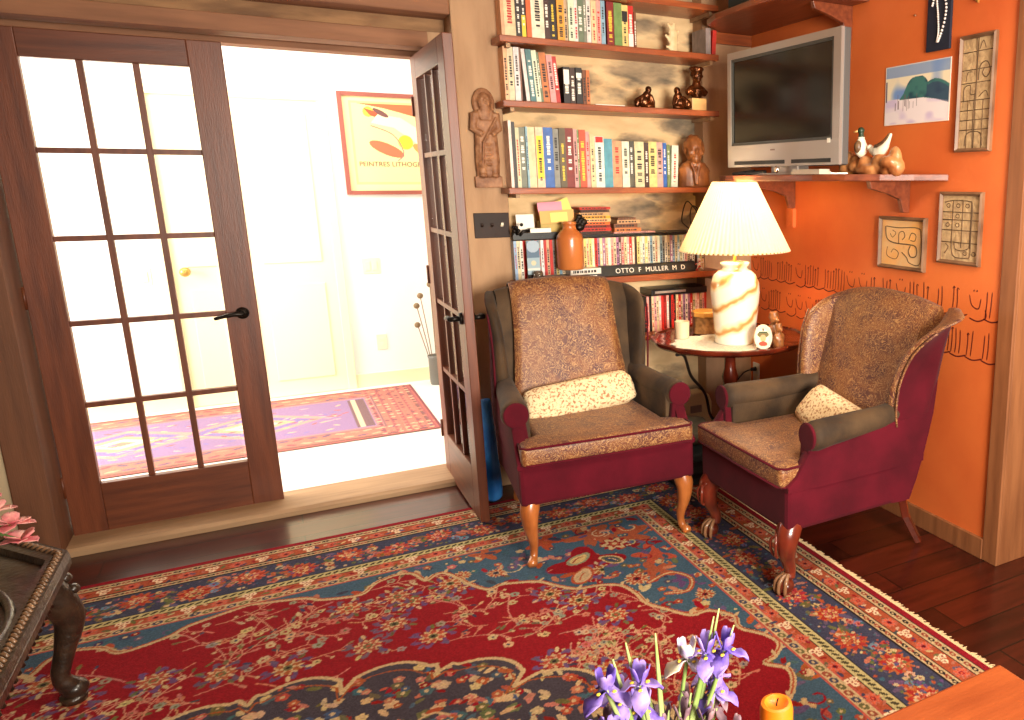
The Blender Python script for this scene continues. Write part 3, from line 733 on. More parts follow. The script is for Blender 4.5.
# phone / camera / cup things left of the jug
t = thing('photo_card_stand', 'tall glossy blue-grey photo card standing before the disc cases, left of the jug', 'card', (1.075, 3.745, 1.0385))
xs = np.linspace(-.03,.03,30); zs = np.linspace(0,.19,90); P = Paint(xs, zs, (150,170,180)); P.rect(-.03,.03,.11,.19,(96,116,136)); P.rect(-.03,.03,.0,.03,(50,46,44)); P.disc(0,.085,.012,(200,190,160)); P.disc(0,.165,.03,(160,176,190)); P.rect(-.03,.03,.05,.06,(200,204,196))
bm = NB(); bx(bm, -.03, .03, 0, .003, 0, .19); obj('backing', bm, black, t); P.sheet('photo_print', lambda x, z: (x, x*0-.001, z), painted, t)
bm = NB(); lathe(bm, [(.022,0),(.026,.02),(.022,.045),(.018,.05)], n=18); o = tag(obj('glass_jar', bm, mat('smoky_glass', (120,104,90), .1, trans=.5), smooth=True), 'small glass jar in front of the blue photo card', 'jar'); o.location = (1.085, 3.718, 1.0385)
bm = NB(); bx(bm, -.022,.022,-.01,.01,0,.005); o = tag(obj('price_card', bm, yelp), 'small yellow card lying before the glass jar', 'card'); o.location = (1.13, 3.712, 1.0385)
bm = NB(); lathe(bm, [(.02,0),(.045,.012),(.05,.022),(.046,.022),(.02,.008)], n=24, sy=.55); o = tag(obj('shell_dish', bm, mat('grey_shell', (120,110,100), .3), smooth=True), 'shallow grey dish on the wide shelf, left of the jug', 'dish'); o.location = (1.165, 3.735, 1.0385)
# black name plate
t = thing('name_plate', 'long black desk name plate with white engraved lettering before the disc cases', 'name plate', (1.665, 3.745, 1.0385))
bm = NB(); prism(bm, [(-.018, 0), (.02, 0), (.014, .052), (-.006, .052)], 'x', -.265, .265); obj('plate_body', bm, black, t, bevel=.002)
ang = math.atan2(.012, .052)
M = Matrix.Translation((.01, -.0128, .0235)) @ Matrix.Rotation(-ang, 4, 'X') @ Matrix.Rotation(PI/2, 4, 'X') 
text_mesh('OTTO  F  MULLER  M  D', .034, whiteink, t, M, spacing=1.08)
# small jester-like trinket at the plate's right end
bm = NB(); ball(bm, (0,0,.03), (.012,.01,.016)); ball(bm, (0,0,.055), .011); tube(bm, [(0,0,.03),(-.02,-.005,.0)], [.006,.004]); tube(bm, [(0,0,.03),(.02,-.005,.002)], [.006,.004]); tube(bm, [(-.022,0,.035),(.024,0,.045)], [.004,.004])
o = tag(obj('figurine', bm, mat('red_white_enamel', (190,60,50), .3, (230,220,210), scale=60, contrast=(.45,.5)), smooth=True), 'tiny red and white doll at the right end of the name plate', 'figurine'); o.location = (1.955, 3.735, 1.0385)
# headphones style looped cord on wall right of stacks
bm = NB()
tube(bm, [(1.945+.045*math.cos(a), 3.82+.01*math.sin(2*a), 1.325+.07*math.sin(a)+.01*math.cos(3*a)) for a in np.linspace(0, 2*PI, 28)], .0035, 6)
tube(bm, [(1.975+.035*math.cos(a+.6), 3.81+.01*math.sin(2*a), 1.315+.06*math.sin(a+.4)) for a in np.linspace(0, 2*PI, 28)], .0035, 6)
tag(obj('cable_loops', bm, cordm, smooth=True), 'dark looped cable standing on the rack board beside the lamp shade', 'cable')

# --- sculpted ornaments
def head(bm, c, s, tilt=0):
    x, y, z = c
    ball(bm, (x, y, z), (.36*s, .44*s, .5*s)); ball(bm, (x, y+.06*s, z+.12*s), (.40*s, .46*s, .42*s)); ball(bm, (x, y-.38*s, z-.06*s), (.07*s, .12*s, .12*s))
    ball(bm, (x, y-.2*s, z-.34*s), (.2*s, .2*s, .18*s)); ball(bm, (x, y-.3*s, z+.1*s), (.26*s, .12*s, .06*s))
    for q in (-1, 1): ball(bm, (x+q*.37*s, y+.03*s, z-.02*s), (.06*s, .1*s, .13*s)); ball(bm, (x+q*.2*s, y-.24*s, z-.12*s), (.13*s,.14*s,.12*s))
    ball(bm, (x, y-.37*s, z-.24*s), (.12*s,.06*s,.03*s))
def bust(name, s, m):
    t = NB(); head(t, (0, -.005, s*1.5), s*1.08)
    for k in range(22):
        a = k*2.4; q = .2+.8*(k/21)
        ball(t, (.37*s*q*math.cos(a), .08*s+.4*s*q*math.sin(a), s*(2.02-.34*q*q)+.03*s*math.sin(k*1.7)), .11*s, n=8)
    for q in (-1, 1): ball(t, (q*.38*s, .06*s, 1.62*s), (.08*s, .2*s, .22*s))
    tube(t, [(0, .05*s, s*1.35), (0, .06*s, s*.75)], [.25*s, .32*s], 14)
    tube(t, [(-.6*s, .08*s, s*.55), (-.36*s, .04*s, s*.76), (0, .03*s, s*.85), (.36*s, .04*s, s*.76), (.6*s, .08*s, s*.55)], [.17*s, .25*s, .3*s, .25*s, .17*s], 14)
    tube(t, [(0, .05*s, s*.8), (0, .05*s, 0.0)], [.66*s, .7*s], 20, flat=.5, up=(1,0,0))
    for q in (-1, 1): tube(t, [(q*.2*s, -.26*s, s*.98), (q*.07*s, -.34*s, s*.62), (q*.03*s, -.36*s, s*.1)], [.08*s, .06*s, .04*s], 8)
    ball(t, (0, -.3*s, .88*s), (.14*s, .06*s, .07*s))
    o = obj(name, t, m, smooth=True); blob(o, s*.03, 1); return o
b1 = bust('bust', .126, woodbust); b1.location = (1.962, 3.79, 1.4735); b1.rotation_euler = (0, 0, R(-12))
tag(b1, 'large carved walnut bust of a curly-haired man at the end of the longest book row', 'bust')
t = thing('small_bust', 'small dark bronze bust on a pale block, right end of the second shelf', 'bust', (1.975, 3.775, 1.8555))
bm = NB(); bx(bm, -.045, .045, -.035, .035, 0, .07); obj('plinth', bm, mat('pale_brass_block', (226,176,110), .35), t, bevel=.003)
b = NB(); head(b, (0, -.005, .203), .088)
for k in range(12): ball(b, (.03*math.cos(k*2.4), .03*math.sin(k*2.4), .232), .014, n=6)
tube(b, [(0,0,.18),(0,.0,.13)], [.02,.03]); tube(b, [(-.062,.0,.098),(-.03,0,.118),(0,0,.125),(.03,0,.118),(.062,0,.098)], [.018,.026,.03,.026,.018], 10); tube(b, [(0,0,.12),(0,0,.068)], [.05,.022], 12)
blob(obj('figure', b, bronze, t, smooth=True), .0045, 1); t.scale = (.92, .92, .88)
def seated(name, label, loc, sc, mirror=1):
    b = NB(); m_ = mirror
    ball(b, (0,0,.035), (.038,.03,.034)); ball(b, (m_*.012,-.004,.07), (.024,.022,.022)); ball(b, (m_*.02,-.008,.098), (.018,.018,.019)); 
    tube(b, [(m_*.03,-.01,.07),(m_*.045,-.015,.035),(m_*.04,-.02,.005)], [.012,.010,.011]); tube(b, [(-m_*.01,-.01,.065),(-m_*.04,-.01,.045),(-m_*.055,-.012,.01)], [.012,.013,.014])
    ball(b, (-m_*.045,-.005,.03), (.022,.024,.026)); ball(b, (m_*.02,-.025,.012), (.03,.015,.012))
    o = obj(name, b, bronze, smooth=True); blob(o, .004, 1); o.location = loc; o.scale = (sc,)*3; return tag(o, label, 'figurine')
seated('figurine', 'low crouching dark bronze figurine, the left of two on the second book shelf', (1.685, 3.775, 1.8555), .92)
seated('figurine', 'dark bronze figurine next to the small bust, the right of two', (1.872, 3.76, 1.8555), .95, -1)
# leaf-like ivory carving
b = NB()
for (p, q, r0, r1) in (((0,0,0),(0,0,.11),.02,.024),((0,0,.03),(-.045,0,.09),.012,.006),((0,0,.06),(.035,0,.115),.014,.006),((0,0,.09),(-.03,0,.145),.012,.007),((0,0,.03),(.036,0,.06),.012,.006),((0,0,.01),(-.042,0,.035),.014,.005),((0,0,.1),(.005,0,.15),.014,.008)):
    tube(b, [p, ((p[0]+q[0])/2, 0, (p[2]+q[2])/2+.008), q], [r0, (r0+r1)/2*1.1, r1], 8, flat=.5)
o = obj('leaf_carving', b, beige, smooth=True); blob(o, .004, 1); o.location = (1.862, 3.8, 2.128); tag(o, 'pale ivory-coloured leaf-shaped carving standing alone on the topmost book shelf', 'carving')

# carved figure and switch plate on the left post: relief of a bearded man with a staff
b = NB(); bx(b, -.062, .062, -.022, 0, 0, .05)
tube(b, [(0,-.012,.05),(0,-.018,.12),(0,-.022,.25),(0,-.02,.33)], [.052,.056,.05,.045], 16, flat=.42, up=(1,0,0))
ball(b, (0,-.022,.378), (.032,.024,.042)); ball(b, (0,-.010,.375), (.052,.018,.068)); ball(b, (0,-.034,.335), (.026,.014,.045)); tube(b, [(-.062,-.014,.31),(0,-.02,.33),(.062,-.014,.31)], [.02,.026,.02], 12)
for k in range(5): tube(b, [(-.03+.015*k,-.036,.345),(-.02+.010*k,-.044,.30)], .004, 6); ball(b, (0,-.044,.385), (.007,.008,.012))
for q in (-1,1):
    tube(b, [(q*.045,-.02,.33),(q*.056,-.026,.26),(q*.02,-.044,.235)], [.02,.018,.013], 10); ball(b, (q*.014,-.04,.395), (.006,.006,.004))
    tube(b, [(q*.025,-.024,.13),(q*.026,-.024,.05)], [.02,.018], 10); ball(b, (q*.028,-.036,.055), (.018,.014,.01)); tube(b, [(q*.03,-.034,.22),(q*.036,-.034,.10)], [.006,.008], 8)
tube(b, [(.045,-.042,.31),(-.02,-.05,.2),(-.03,-.044,.09)], [.005,.005,.005], 8)
for k in range(5): tube(b, [(-.045,-.03,.2-.022*k),(0,-.045,.19-.022*k),(.045,-.03,.2-.022*k)], .004, 6)
o = obj('carved_figure', b, relief, smooth=True); blob(o, .0035, 1); o.location = (.916, 3.849, 1.474); tag(o, 'carved wooden relief of a robed bearded man with a staff, hung on the plaster post', 'carving')

# ================================================================== TABLE, LAMP AND THINGS ON IT
TX, TY, TZ = 1.91, 3.335, .745
t = thing('round_table', 'round mahogany pie-crust tea table in the corner between the two wing chairs', 'table', (TX, TY, .0095))
bm = NB()
def pc(a, z): return 1+.012*abs(math.sin(a*6)) if z > .003 else 1
lathe(bm, [(.02,-.022),(.36,-.022),(.378,-.012),(.388,.0),(.388,.010),(.376,.012),(.368,.004),(.36,0),(.01,0)], n=120, wob=lambda a, z: 1+.010*math.cos(a*16))
bm_ = obj('tabletop', bm, mahog, t, smooth=True, angle=40); bm_.location = (0, 0, TZ-.0095)
bm = NB(); lathe(bm, [(.03,.24),(.05,.26),(.055,.3),(.03,.34),(.024,.42),(.034,.5),(.042,.54),(.03,.58),(.026,.68),(.05,.70),(.09,.714)], n=24); obj('pedestal', bm, mahog, t, smooth=True)
for k in range(3):
    a = R(100+120*k); c, s_ = math.cos(a), math.sin(a)
    bm = NB(); tube(bm, catmull([(.03*c,.03*s_,.28),(.12*c,.12*s_,.26),(.2*c,.2*s_,.14),(.27*c,.27*s_,.035),(.31*c,.31*s_,.018)], 4), [.03]*5+[.026]*5+[.02]*5+[.022]*2, 10); obj('leg', bm, mahog, t, smooth=True)

bm = NB(); wob = lambda a, z: 1+.05*math.cos(a*14)+.02*math.cos(a*42)
lathe(bm, [(.01,.0005),(.215,.0005),(.225,.001),(.215,.003),(.01,.003)], n=168, wob=wob)
o = tag(obj('lace_doily', bm, lace), 'white scalloped lace doily spread under the table lamp', 'doily'); o.location = (1.80, 3.24, TZ)

LX, LY = 1.872, 3.215
t = thing('table_lamp', 'white marbled ginger-jar table lamp with a glowing pleated cream shade', 'lamp', (LX, LY, TZ+.0035))
marble = mat('marbled_ceramic', (244,230,196), .2, coat=.6)
nt = marble.node_tree; N = nt.nodes; L = nt.links
tc = N.new('ShaderNodeTexCoord'); mp = N.new('ShaderNodeMapping'); mp.inputs['Rotation'].default_value = (0, R(38), 0); L.new(tc.outputs['Object'], mp.inputs['Vector'])
wv = N.new('ShaderNodeTexWave'); wv.inputs['Scale'].default_value = 3.2; wv.inputs['Distortion'].default_value = 5; wv.inputs['Detail'].default_value = 3; wv.inputs['Detail Scale'].default_value = 1.4; wv.bands_direction = 'Z'; L.new(mp.outputs[0], wv.inputs['Vector'])
rp = N.new('ShaderNodeValToRGB'); e = rp.color_ramp.elements; e[0].position = .0; e[0].color = c4((206,140,76)); e[1].position = .13; e[1].color = c4((242,216,164)); el = rp.color_ramp.elements.new(.45); el.color = c4((246,236,214))
L.new(wv.outputs['Fac'], rp.inputs['Fac']); L.new(rp.outputs[0], N['Principled BSDF'].inputs['Base Color'])
def swirl(a, z): return 1+.012*math.sin(a*5+z*22)
bm = NB(); lathe(bm, [(.094,0),(.1,.006),(.096,.02),(.1,.06),(.11,.16),(.117,.24),(.115,.285),(.1,.325),(.075,.345),(.062,.352),(.058,.362),(.068,.37),(.07,.382),(.055,.386),(.02,.386)], n=72, wob=swirl)
obj('lamp_base', bm, marble, t, smooth=True)
bm = NB(); tube(bm, [(0,0,.38),(0,0,.52)], .008, 10); tube(bm, [(0,0,.52),(0,0,.57)], [.018,.018], 14)
for s_ in (-1, 1): tube(bm, catmull([(0,0,.5),(s_*.05,0,.54),(s_*.055,0,.64),(0,0,.735)], 5), .0022, 6)
obj('harp', bm, mat('lamp_brass', (200,160,80), .3, metal=.9), t, smooth=True)
shade_m = bpy.data.materials.new('pleated_shade_cloth'); shade_m.use_nodes = True; nt = shade_m.node_tree; N = nt.nodes; L = nt.links; b = N['Principled BSDF']
b.inputs['Base Color'].default_value = c4((246,238,214)); b.inputs['Roughness'].default_value = .9
tr = N.new('ShaderNodeBsdfTranslucent'); tr.inputs[0].default_value = c4((250,242,216)); mx = N.new('ShaderNodeMixShader'); mx.inputs[0].default_value = .6
L.new(b.outputs[0], mx.inputs[1]); L.new(tr.outputs[0], mx.inputs[2]); L.new(mx.outputs[0], N['Material Output'].inputs[0])
bm = NB(); n = 288; zt0, zt1 = .437, .752; rb, rt = .257, .1
for ring_z0, ring_z1 in ((0, 1),):
    rows = []
    for i in range(9):
        f = i/8; rr = lerp(rb, rt, f); rows.append([bm.verts.new((( rr+(.0055 if k % 4 < 2 else -.0005)*(1-.4*f))*math.cos(2*PI*k/n), (rr+(.0055 if k % 4 < 2 else -.0005)*(1-.4*f))*math.sin(2*PI*k/n), lerp(zt0, zt1, f))) for k in range(n)])
    for a, c in zip(rows, rows[1:]):
        for k in range(n): bm.faces.new((a[k], a[(k+1)%n], c[(k+1)%n], c[k]))
sh = obj('lamp_shade', bm, shade_m, t); md = sh.modifiers.new('thick', 'SOLIDIFY'); md.thickness = .0012
bm = NB()
for z, rr in ((zt0, rb), (zt1, rt)): tube(bm, [((rr-.003)*math.cos(a), (rr-.003)*math.sin(a), z+(.002 if z < .6 else -.002)) for a in np.linspace(0, 2*PI, 60)], .0035, 6, cap=False)
for k in range(3): tube(bm, [((rt-.003)*math.cos(k*2.09), (rt-.003)*math.sin(k*2.09), zt1-.002), (0,0,.735)], .002, 6)
obj('shade_rings', bm, MATS['lamp_brass'], t, smooth=True)
bulb_m = mat('lit_bulb', (255,214,150), .5, emit=10)
bm = NB(); ball(bm, (0,0,.6), (.03,.03,.038), n=16); obj('bulb', bm, bulb_m, t, smooth=True)
pl = bpy.data.lights.new('lamp_bulb_light', 'POINT'); pl.energy = 24; pl.color = (1, .80, .56); pl.shadow_soft_size = .045
po = link(bpy.data.objects.new('lamp_bulb_light', pl)); po.location = (LX, LY, TZ+.66); 

bm = NB(); lathe(bm, [(.028,0),(.034,.004),(.037,.085),(.034,.085),(.031,.01),(.01,.006)], n=28, cap=False)
t = tag(obj('candle_glass', bm, mat('frosted_glass_cup', (250,226,190), .35, trans=.35), smooth=True, angle=50), 'small frosted glass cup with a pale candle at the left side of the round table', 'candle holder'); t.location = (1.695, 3.43, TZ+.0035)
bm = NB(); lathe(bm, [(.029,.008),(.029,.055),(.02,.058),(.003,.056)], n=20); tube(bm, [(0,0,.055),(0,0,.066)], .0012, 6); obj('candle', bm, mat('pale_wax', (250,214,160), .5), t, smooth=True)
t = thing('wooden_box', 'brown faceted wooden box with an orange-gold lid behind the candle glass', 'box', (1.862, 3.50, TZ+.0035), .2)
bm = NB(); lathe(bm, [(.062,0),(.066,.004),(.066,.085),(.06,.088)], n=8); obj('box_body', bm, mat('burl_wood', (110,72,36), .5, (168,120,70), scale=40), t, bevel=.003)
bm = NB(); lathe(bm, [(.068,.088),(.072,.092),(.072,.11),(.064,.116)], n=8); obj('box_lid', bm, mat('gold_wood', (210,150,70), .4), t, bevel=.003)
t = thing('oval_photo_frame', 'small oval white-rimmed picture frame standing at the front of the round table', 'picture frame', (1.885, 2.985, TZ+.001), R(-32))
tilt = Matrix.Rotation(R(-12), 4, 'X')
bm = NB(); lathe(bm, [(.001,0),(.048,0),(.05,.004),(.046,.012),(.038,.012),(.036,.006),(.001,.006)], n=40)
for v in bm.verts: v.co = tilt @ Vector((v.co.x*.86, -v.co.z, v.co.y*1.18+.061))
obj('frame', bm, mat('pearl_rim', (236,216,186), .3, coat=.4), t, smooth=True, angle=40)
xs = np.linspace(-.032,.032,40); zs = np.linspace(-.045,.045,50); P = Paint(xs, zs, (244,226,196)); P.disc(0,.012,.02,(120,110,70),1.3,.7); P.disc(0,-.005,.013,(226,170,120),1,1.3); P.disc(.0,-.03,.014,(210,80,60),1.4,.8); P.rect(-.02,.02,.02,.026,(60,80,60))
P.sheet('picture', lambda x, z: (x*1.0, x*0-.0068-(z+.061)*.0+.0-(-(z))*0, z+.061), painted, t).matrix_parent_inverse = tilt
bm = NB(); tube(bm, [(0,.01,.1),(0,.05,.002)], .003, 6); obj('easel_leg', bm, black, t)
for nm, lb, loc, sc in (('figurine','taller brown pottery figurine standing behind the oval frame on the round table',(2.03,3.12,TZ+.001),1.0),('figurine','shorter brown pottery figurine beside the oval frame on the round table',(1.995,3.025,TZ+.001),.74)):
    b = NB(); tube(b, [(0,0,0),(0,0,.05),(0,0,.09)], [.034,.038,.022], 16); ball(b, (0,-.006,.115), (.024,.024,.026)); ball(b, (0,-.03,.112), (.012,.012,.01)); ball(b, (.022,-.012,.06), (.016,.014,.026)); ball(b, (-.022,-.012,.06), (.016,.014,.026)); tube(b, [(0,0,.12),(0,0,.15)], [.026,.02], 12)
    o = obj(nm, b, mat('brown_pottery_%d' % int(sc*10), (110,62,28), .35, (170,110,60), scale=30, coat=.3), smooth=True); blob(o, .005, 1); o.location = loc; o.scale = (sc,)*3; tag(o, lb, 'figurine')

# under the table: heater, covered trunk, black box, cords, outlet
t = thing('space_heater', 'cream rounded electric heater against the stone wall under the round table', 'heater', (1.94, 3.89, 0))
bm = NB(); prism(bm, [(-.16,.03),(.14,.03),(.14,.27),(.125,.315),(.09,.335),(-.16,.335)], 'y', -.05, .05); obj('heater_body', bm, mat('cream_enamel', (238,222,176), .4), t, bevel=.01)
bm = NB(); bx(bm, .0, .07, -.054, -.049, .22, .262); obj('control_panel', bm, mat('grey_panel', (150,140,126), .4), t)
bm = NB()
for sx in (-.12, .1): bx(bm, sx, sx+.03, -.06, .06, 0, .032)
obj('feet', bm, black, t)
bm = NB(); tube(bm, catmull([(-.24,0,.165),(-.12,-.01,.18),(.0,0,.185),(.12,.01,.18),(.2,0,.165)], 4), [.06]+[.085]*15+[.06], 16, flat=.9); 
o = tag(obj('rolled_bag', bm, fabricg, smooth=True), 'lumpy grey-olive cloth bag lying on the black box between the two chairs', 'bag'); o.location = (1.70, 3.47, .085); o.scale = (.62, 1, .9)
t = thing('equipment_box', 'black box under the grey cloth bag between the two chairs', 'box', (1.71, 3.45, .0095))
bm = NB(); bx(bm, -.1, .1, -.12, .12, 0, .165); obj('case', bm, mat('charcoal_plastic', (38,44,46), .4), t, bevel=.008)
bm = NB(); bx(bm, -.08, .08, -.125, -.119, .10, .125); bx(bm, -.08, .08, -.125, -.119, .04, .06); obj('vent_slots', bm, black, t)
bm = NB(); tube(bm, catmull([(1.60,3.30,.70),(1.70,3.42,.66),(1.80,3.55,.52),(1.90,3.62,.42),(1.97,3.7,.34),(2.0,3.72,.24),(2.02,3.7,.20)], 6), .008, 8); tag(obj('lamp_cord', bm, cordm, smooth=True), 'dark cable hanging from under the round table down to the floor', 'cable')
bm = NB()
for k in range(3): tube(bm, [(2.10+.05*math.cos(a)*(1-.08*k), 3.62+.012*k, .29+.09*math.sin(a)) for a in np.linspace(0, 2*PI, 24)], .005, 6)
tag(obj('cord_coil', bm, cordm, smooth=True), 'coiled black cord hanging beside the table pedestal', 'cable')
bm = NB(); tube(bm, catmull([(1.70,3.5,.258),(1.8,3.44,.272),(1.95,3.46,.276),(2.05,3.5,.262),(2.16,3.56,.262)], 5), .005, 6); tube(bm, catmull([(1.76,3.52,.26),(1.86,3.47,.275),(2.0,3.48,.27),(2.1,3.62,.25)], 5), .004, 6)
tag(obj('loose_cables', bm, cordm, smooth=True), 'thin black cables lying across the grey cloth bag', 'cable')
bm = NB(); bx(bm, -.006, 0, -.035, .035, -.057, .057); t = tag(obj('power_outlet', bm, whiteplas, bevel=.003), 'white power outlet with a black plug on the orange wall under the round table', 'outlet'); t.location = (2.348, 3.785, .42)
for s_ in (-1, 1):
    bm = NB(); bx(bm, -.009, -.005, -.017, .017, s_*.022-.014, s_*.022+.014); obj('socket_face', bm, ivory, t)
bm = NB(); tube(bm, [(-.008,0,.022),(-.04,0,.022)], [.014,.010], 10); tube(bm, catmull([(-.04,0,.022),(-.07,.03,.0),(-.1,.06,-.05)], 4), .004, 6)
o = tag(obj('power_plug', bm, cordm, smooth=True), 'black plug in the upper socket of the white outlet', 'plug'); o.location = (2.348, 3.785, .42)
# blue bag behind the left chair
bm = NB(); n = 18
rings = []
for z, w, d in ((0,.05,.05),(.03,.06,.07),(.2,.055,.08),(.38,.045,.07),(.47,.035,.03),(.485,.03,.012)):
    rings.append([(w*math.cos(2*PI*k/n)*(1+.12*math.sin(3*k+z*20)), d*math.sin(2*PI*k/n)*(1+.1*math.sin(2*k+z*31)), z) for k in range(n)])
loft(bm, rings); o = tag(obj('plastic_bag', bm, bluem, smooth=True, sub=1), 'bright blue plastic bag squeezed between the open door and the left chair', 'bag'); o.location = (.79, 3.68, .0095); o.scale = (.8, 1.0, 1.04)

# ================================================================== WING CHAIRS
def radii(kv, n):
    return [float(np.interp(i/(n-1), np.linspace(0, 1, len(kv)), kv)) for i in range(n)]
def cab(bm, pts, kv, n=14):
    P_ = catmull(pts, 6); tube(bm, P_, radii(kv, len(P_)), n)
def wing_chair(label, loc, rz, hw, leg_m, claw, cover, group, flares=(.03, .03), lean=0, taper=.1):
    t = thing('wing_chair', label, 'armchair', loc, rz, group); k_ = hw/.37
    # skirt / seat frame
    bm = NB(); n = 6
    bx(bm, -hw, hw, 0, .60, .255, .43); obj('seat_frame', bm, velvet, t, bevel=.018)
    bm = NB(); f = hw-.01; i_ = hw-.085
    prism(bm, [(-f,-.025),(f,-.025),(f,.1),(i_,.13),(i_,.56),(-i_,.56),(-i_,.13),(-f,.1)], 'z', .42, .505)
    o = obj('seat_cushion', bm, broc, t); md = o.modifiers.new('b', 'BEVEL'); md.width = .022; md.segments = 4; md.limit_method = 'ANGLE'
    for p in o.data.polygons: p.use_smooth = True
    for z in (.430, .498):
        bm = NB(); tube(bm, [(-f+.004,.1,z),(-f+.002,.0,z),(-f+.02,-.024,z),(0,-.027,z),(f-.02,-.024,z),(f-.002,.0,z),(f-.004,.1,z)], .005, 8); obj('cushion_piping', bm, velvet, o, smooth=True)
    # arms
    for s in (-1, 1):
        rings = []; st = [(.10,.352,.598,.050),(.13,.352,.60,.056),(.2,.345,.603,.053),(.32,.338,.606,.050),(.45,.334,.612,.046),(.54,.325,.625,.040),(.58,.30,.63,.03)]
        for y, xc, zc, r in st:
            ring = []
            for q in range(20):
                a = 2*PI*q/20; ring.append((s*(xc*k_+r*math.cos(a)), y, zc+r*1.0*math.sin(a)))
            rings.append(ring)
        bm = NB(); loft(bm, rings); arm = obj('armrest', bm, olive, t, smooth=True)
        # inner arm upholstery and outer velvet side
        bm = NB(); prism(bm, [(.12,.42),(.12,.60),(.6,.64),(.6,.42)], 'x', s*(.295*k_), s*(.325*k_)); obj('inner_arm_panel', bm, olive, arm, bevel=.008)
        rings = []
        for y, zt_ in ((.0,.44),(.04,.47),(.10,.565),(.14,.59),(.3,.60),(.45,.60),(.60,.61),(.655,.615)):
            xo = hw+.002+ (.004 if y > .1 else 0); rings.append([(s*(xo-.045*k_), y, .41), (s*xo, y, .41), (s*(xo+.004), y, (.41+zt_)/2), (s*xo, y, zt_-.01), (s*(xo-.022), y, zt_), (s*(xo-.045*k_), y, zt_-.01)])
        bm = NB(); loft(bm, rings); obj('side_panel', bm, velvet, arm, smooth=True, angle=50)
        bm = NB(); n = 24; prof = []
        for q in range(n):
            a = 2*PI*q/n; prof.append((s*(.352*k_+.050*math.cos(a)), .602+.052*math.sin(a)))
        prism(bm, prof, 'y', .088, .102); prism(bm, [(s*(hw-.07), .43), (s*hw, .43), (s*hw, .6), (s*(hw-.05), .6)], 'y', .09, .12)
        obj('arm_front_panel', bm, velvet, arm, bevel=.006)
    # backrest
    def topz(u): return 1.055-.035*abs(u)**2.2-.0*u
    rings = []
    for i in range(15):
        u = -1+2*i/14; x = u*.325*k_; tz = topz(u); e_ = 1-.55*max(0, abs(u)-.85)/.15
        prof = []
        for z, y in ((.42,.50),(.55,.515),(.7,.55),(.85,.585),(.96,.615),(tz-.03,.636),(tz-.006,.655),(tz,.68),(tz-.01,.72),(tz-.05,.738)): prof.append((x, y-.018*(1-u*u)*(1 if z < tz-.04 else .3), z))
        for z, y in ((.9,.735),(.7,.722),(.5,.695),(.40,.66),(.30,.62),(.262,.60)): prof.append((x, y, z))
        prof = [(a_, b_+lean*max(0, (c_-.42)/.6), c_) for a_, b_, c_ in prof]
        rings.append(prof)
    bm = NB(); loft(bm, rings); 
    bm.faces.ensure_lookup_table()
    for f_ in bm.faces:
        c = f_.calc_center_median()
        if c.y > .715+lean*max(0, (c.z-.42)/.6) or c.z < .42: f_.material_index = 1
    back = obj('backrest', bm, [broc if cover == 'full' else olive, velvet], t, smooth=True, angle=60)
    if cover == 'throw':
        rings = []
        for i in range(13):
            u = -1+2*i/12; prof = []
            for z, y, w in ((.505,.485,.285),(.6,.508,.275),(.72,.538,.262),(.85,.57,.25),(.97,.606,.247),(1.03,.636,.246),(1.058,.662,.246),(1.062,.69,.246),(1.03,.742,.246),(.9,.744,.24)):
                prof.append((u*w-.01, y-.018*(1-(u*.8)**2)-.004+.003*math.sin(u*7+z*9), z-.006+(.004 if z > 1.02 else 0)-.03*abs(u*.75)**2.2*(1 if z > 1 else 0)))
            rings.append(prof)
        bm = NB(); loft(bm, rings, closed=False); o = obj('back_throw', bm, broc, back, smooth=True); md = o.modifiers.new('th', 'SOLIDIFY'); md.thickness = .007; md.offset = 1
    # wings: inner face upholstered, outer face velvet, running down behind the arms to the seat rail
    for s in (-1, 1):
        fl = flares[0 if s < 0 else 1]
        rings = []
        for v in np.linspace(0, 1, 15):
            z = lerp(.575, topz(1)+.004, v)
            yb = lerp(.695+lean*.1, .745+lean, v)
            yf_ = float(np.interp(v, [0, .12, .35, .65, .85, 1], [.50, .485, .475, .48, .505, .585]))+lean*v*1.2
            flare = .016*v+fl*v**3.2
            base = (.300+.010*v)*k_; th = lerp(hw+.006-.300*k_, .045, v)
            xi = lambda q: base+flare*q**.8
            drop = lambda q: -.045*(q**2)*(v**4)*(1 if fl < .06 else .25)
            ring = [(s*xi(q), lerp(yb, yf_, q), z+drop(q)) for q in (0, .35, .7, .93)]
            ring.append((s*(xi(1)+th*.4), yf_-.016, z+drop(1)))
            ring += [(s*(xi(q)+th), lerp(yb, yf_, q), z+drop(q)) for q in (.96, .7, .35)]
            ring.append((s*(xi(.1)+th), yb+.012, z))
            rings.append(ring)
        bm = NB(); loft(bm, rings); bm.faces.ensure_lookup_table()
        for ri in range(14):
            for k in range(9): bm.faces[ri*9+k].material_index = 1 if k in (5,6,7,8) else 0
        wg = obj('wing', bm, [broc if cover == 'full' else olive, velvet], t, smooth=True, sub=1)
        bm = NB(); tube(bm, [Vector(r_[5])+Vector((s*.002, -.005, 0)) for r_ in rings[:-2]], .0045, 8); obj('wing_piping', bm, velvet if cover != 'full' else broc, wg, smooth=True)
        bm = NB(); xo = hw+.004
        rr = []
        for z, y0, y1, ins in ((.26,.50,.605,0),(.34,.44,.64,0),(.43,.40,.67,0),(.52,.40,.695,0),(.60,.46,.708+lean*.15,0),(.70,.55,.718+lean*.35,.006),(.80,.62,.728+lean*.55,.02),(.88,.64,.732+lean*.7,.035)):
            rr.append([(s*(xo-.032), y0, z), (s*(xo-.006-ins), y0, z), (s*(xo+.002-ins), (y0+y1)/2, z), (s*(xo-ins), y1-.015, z), (s*(xo-.02-ins), y1, z), (s*(xo-.032), y1, z)])
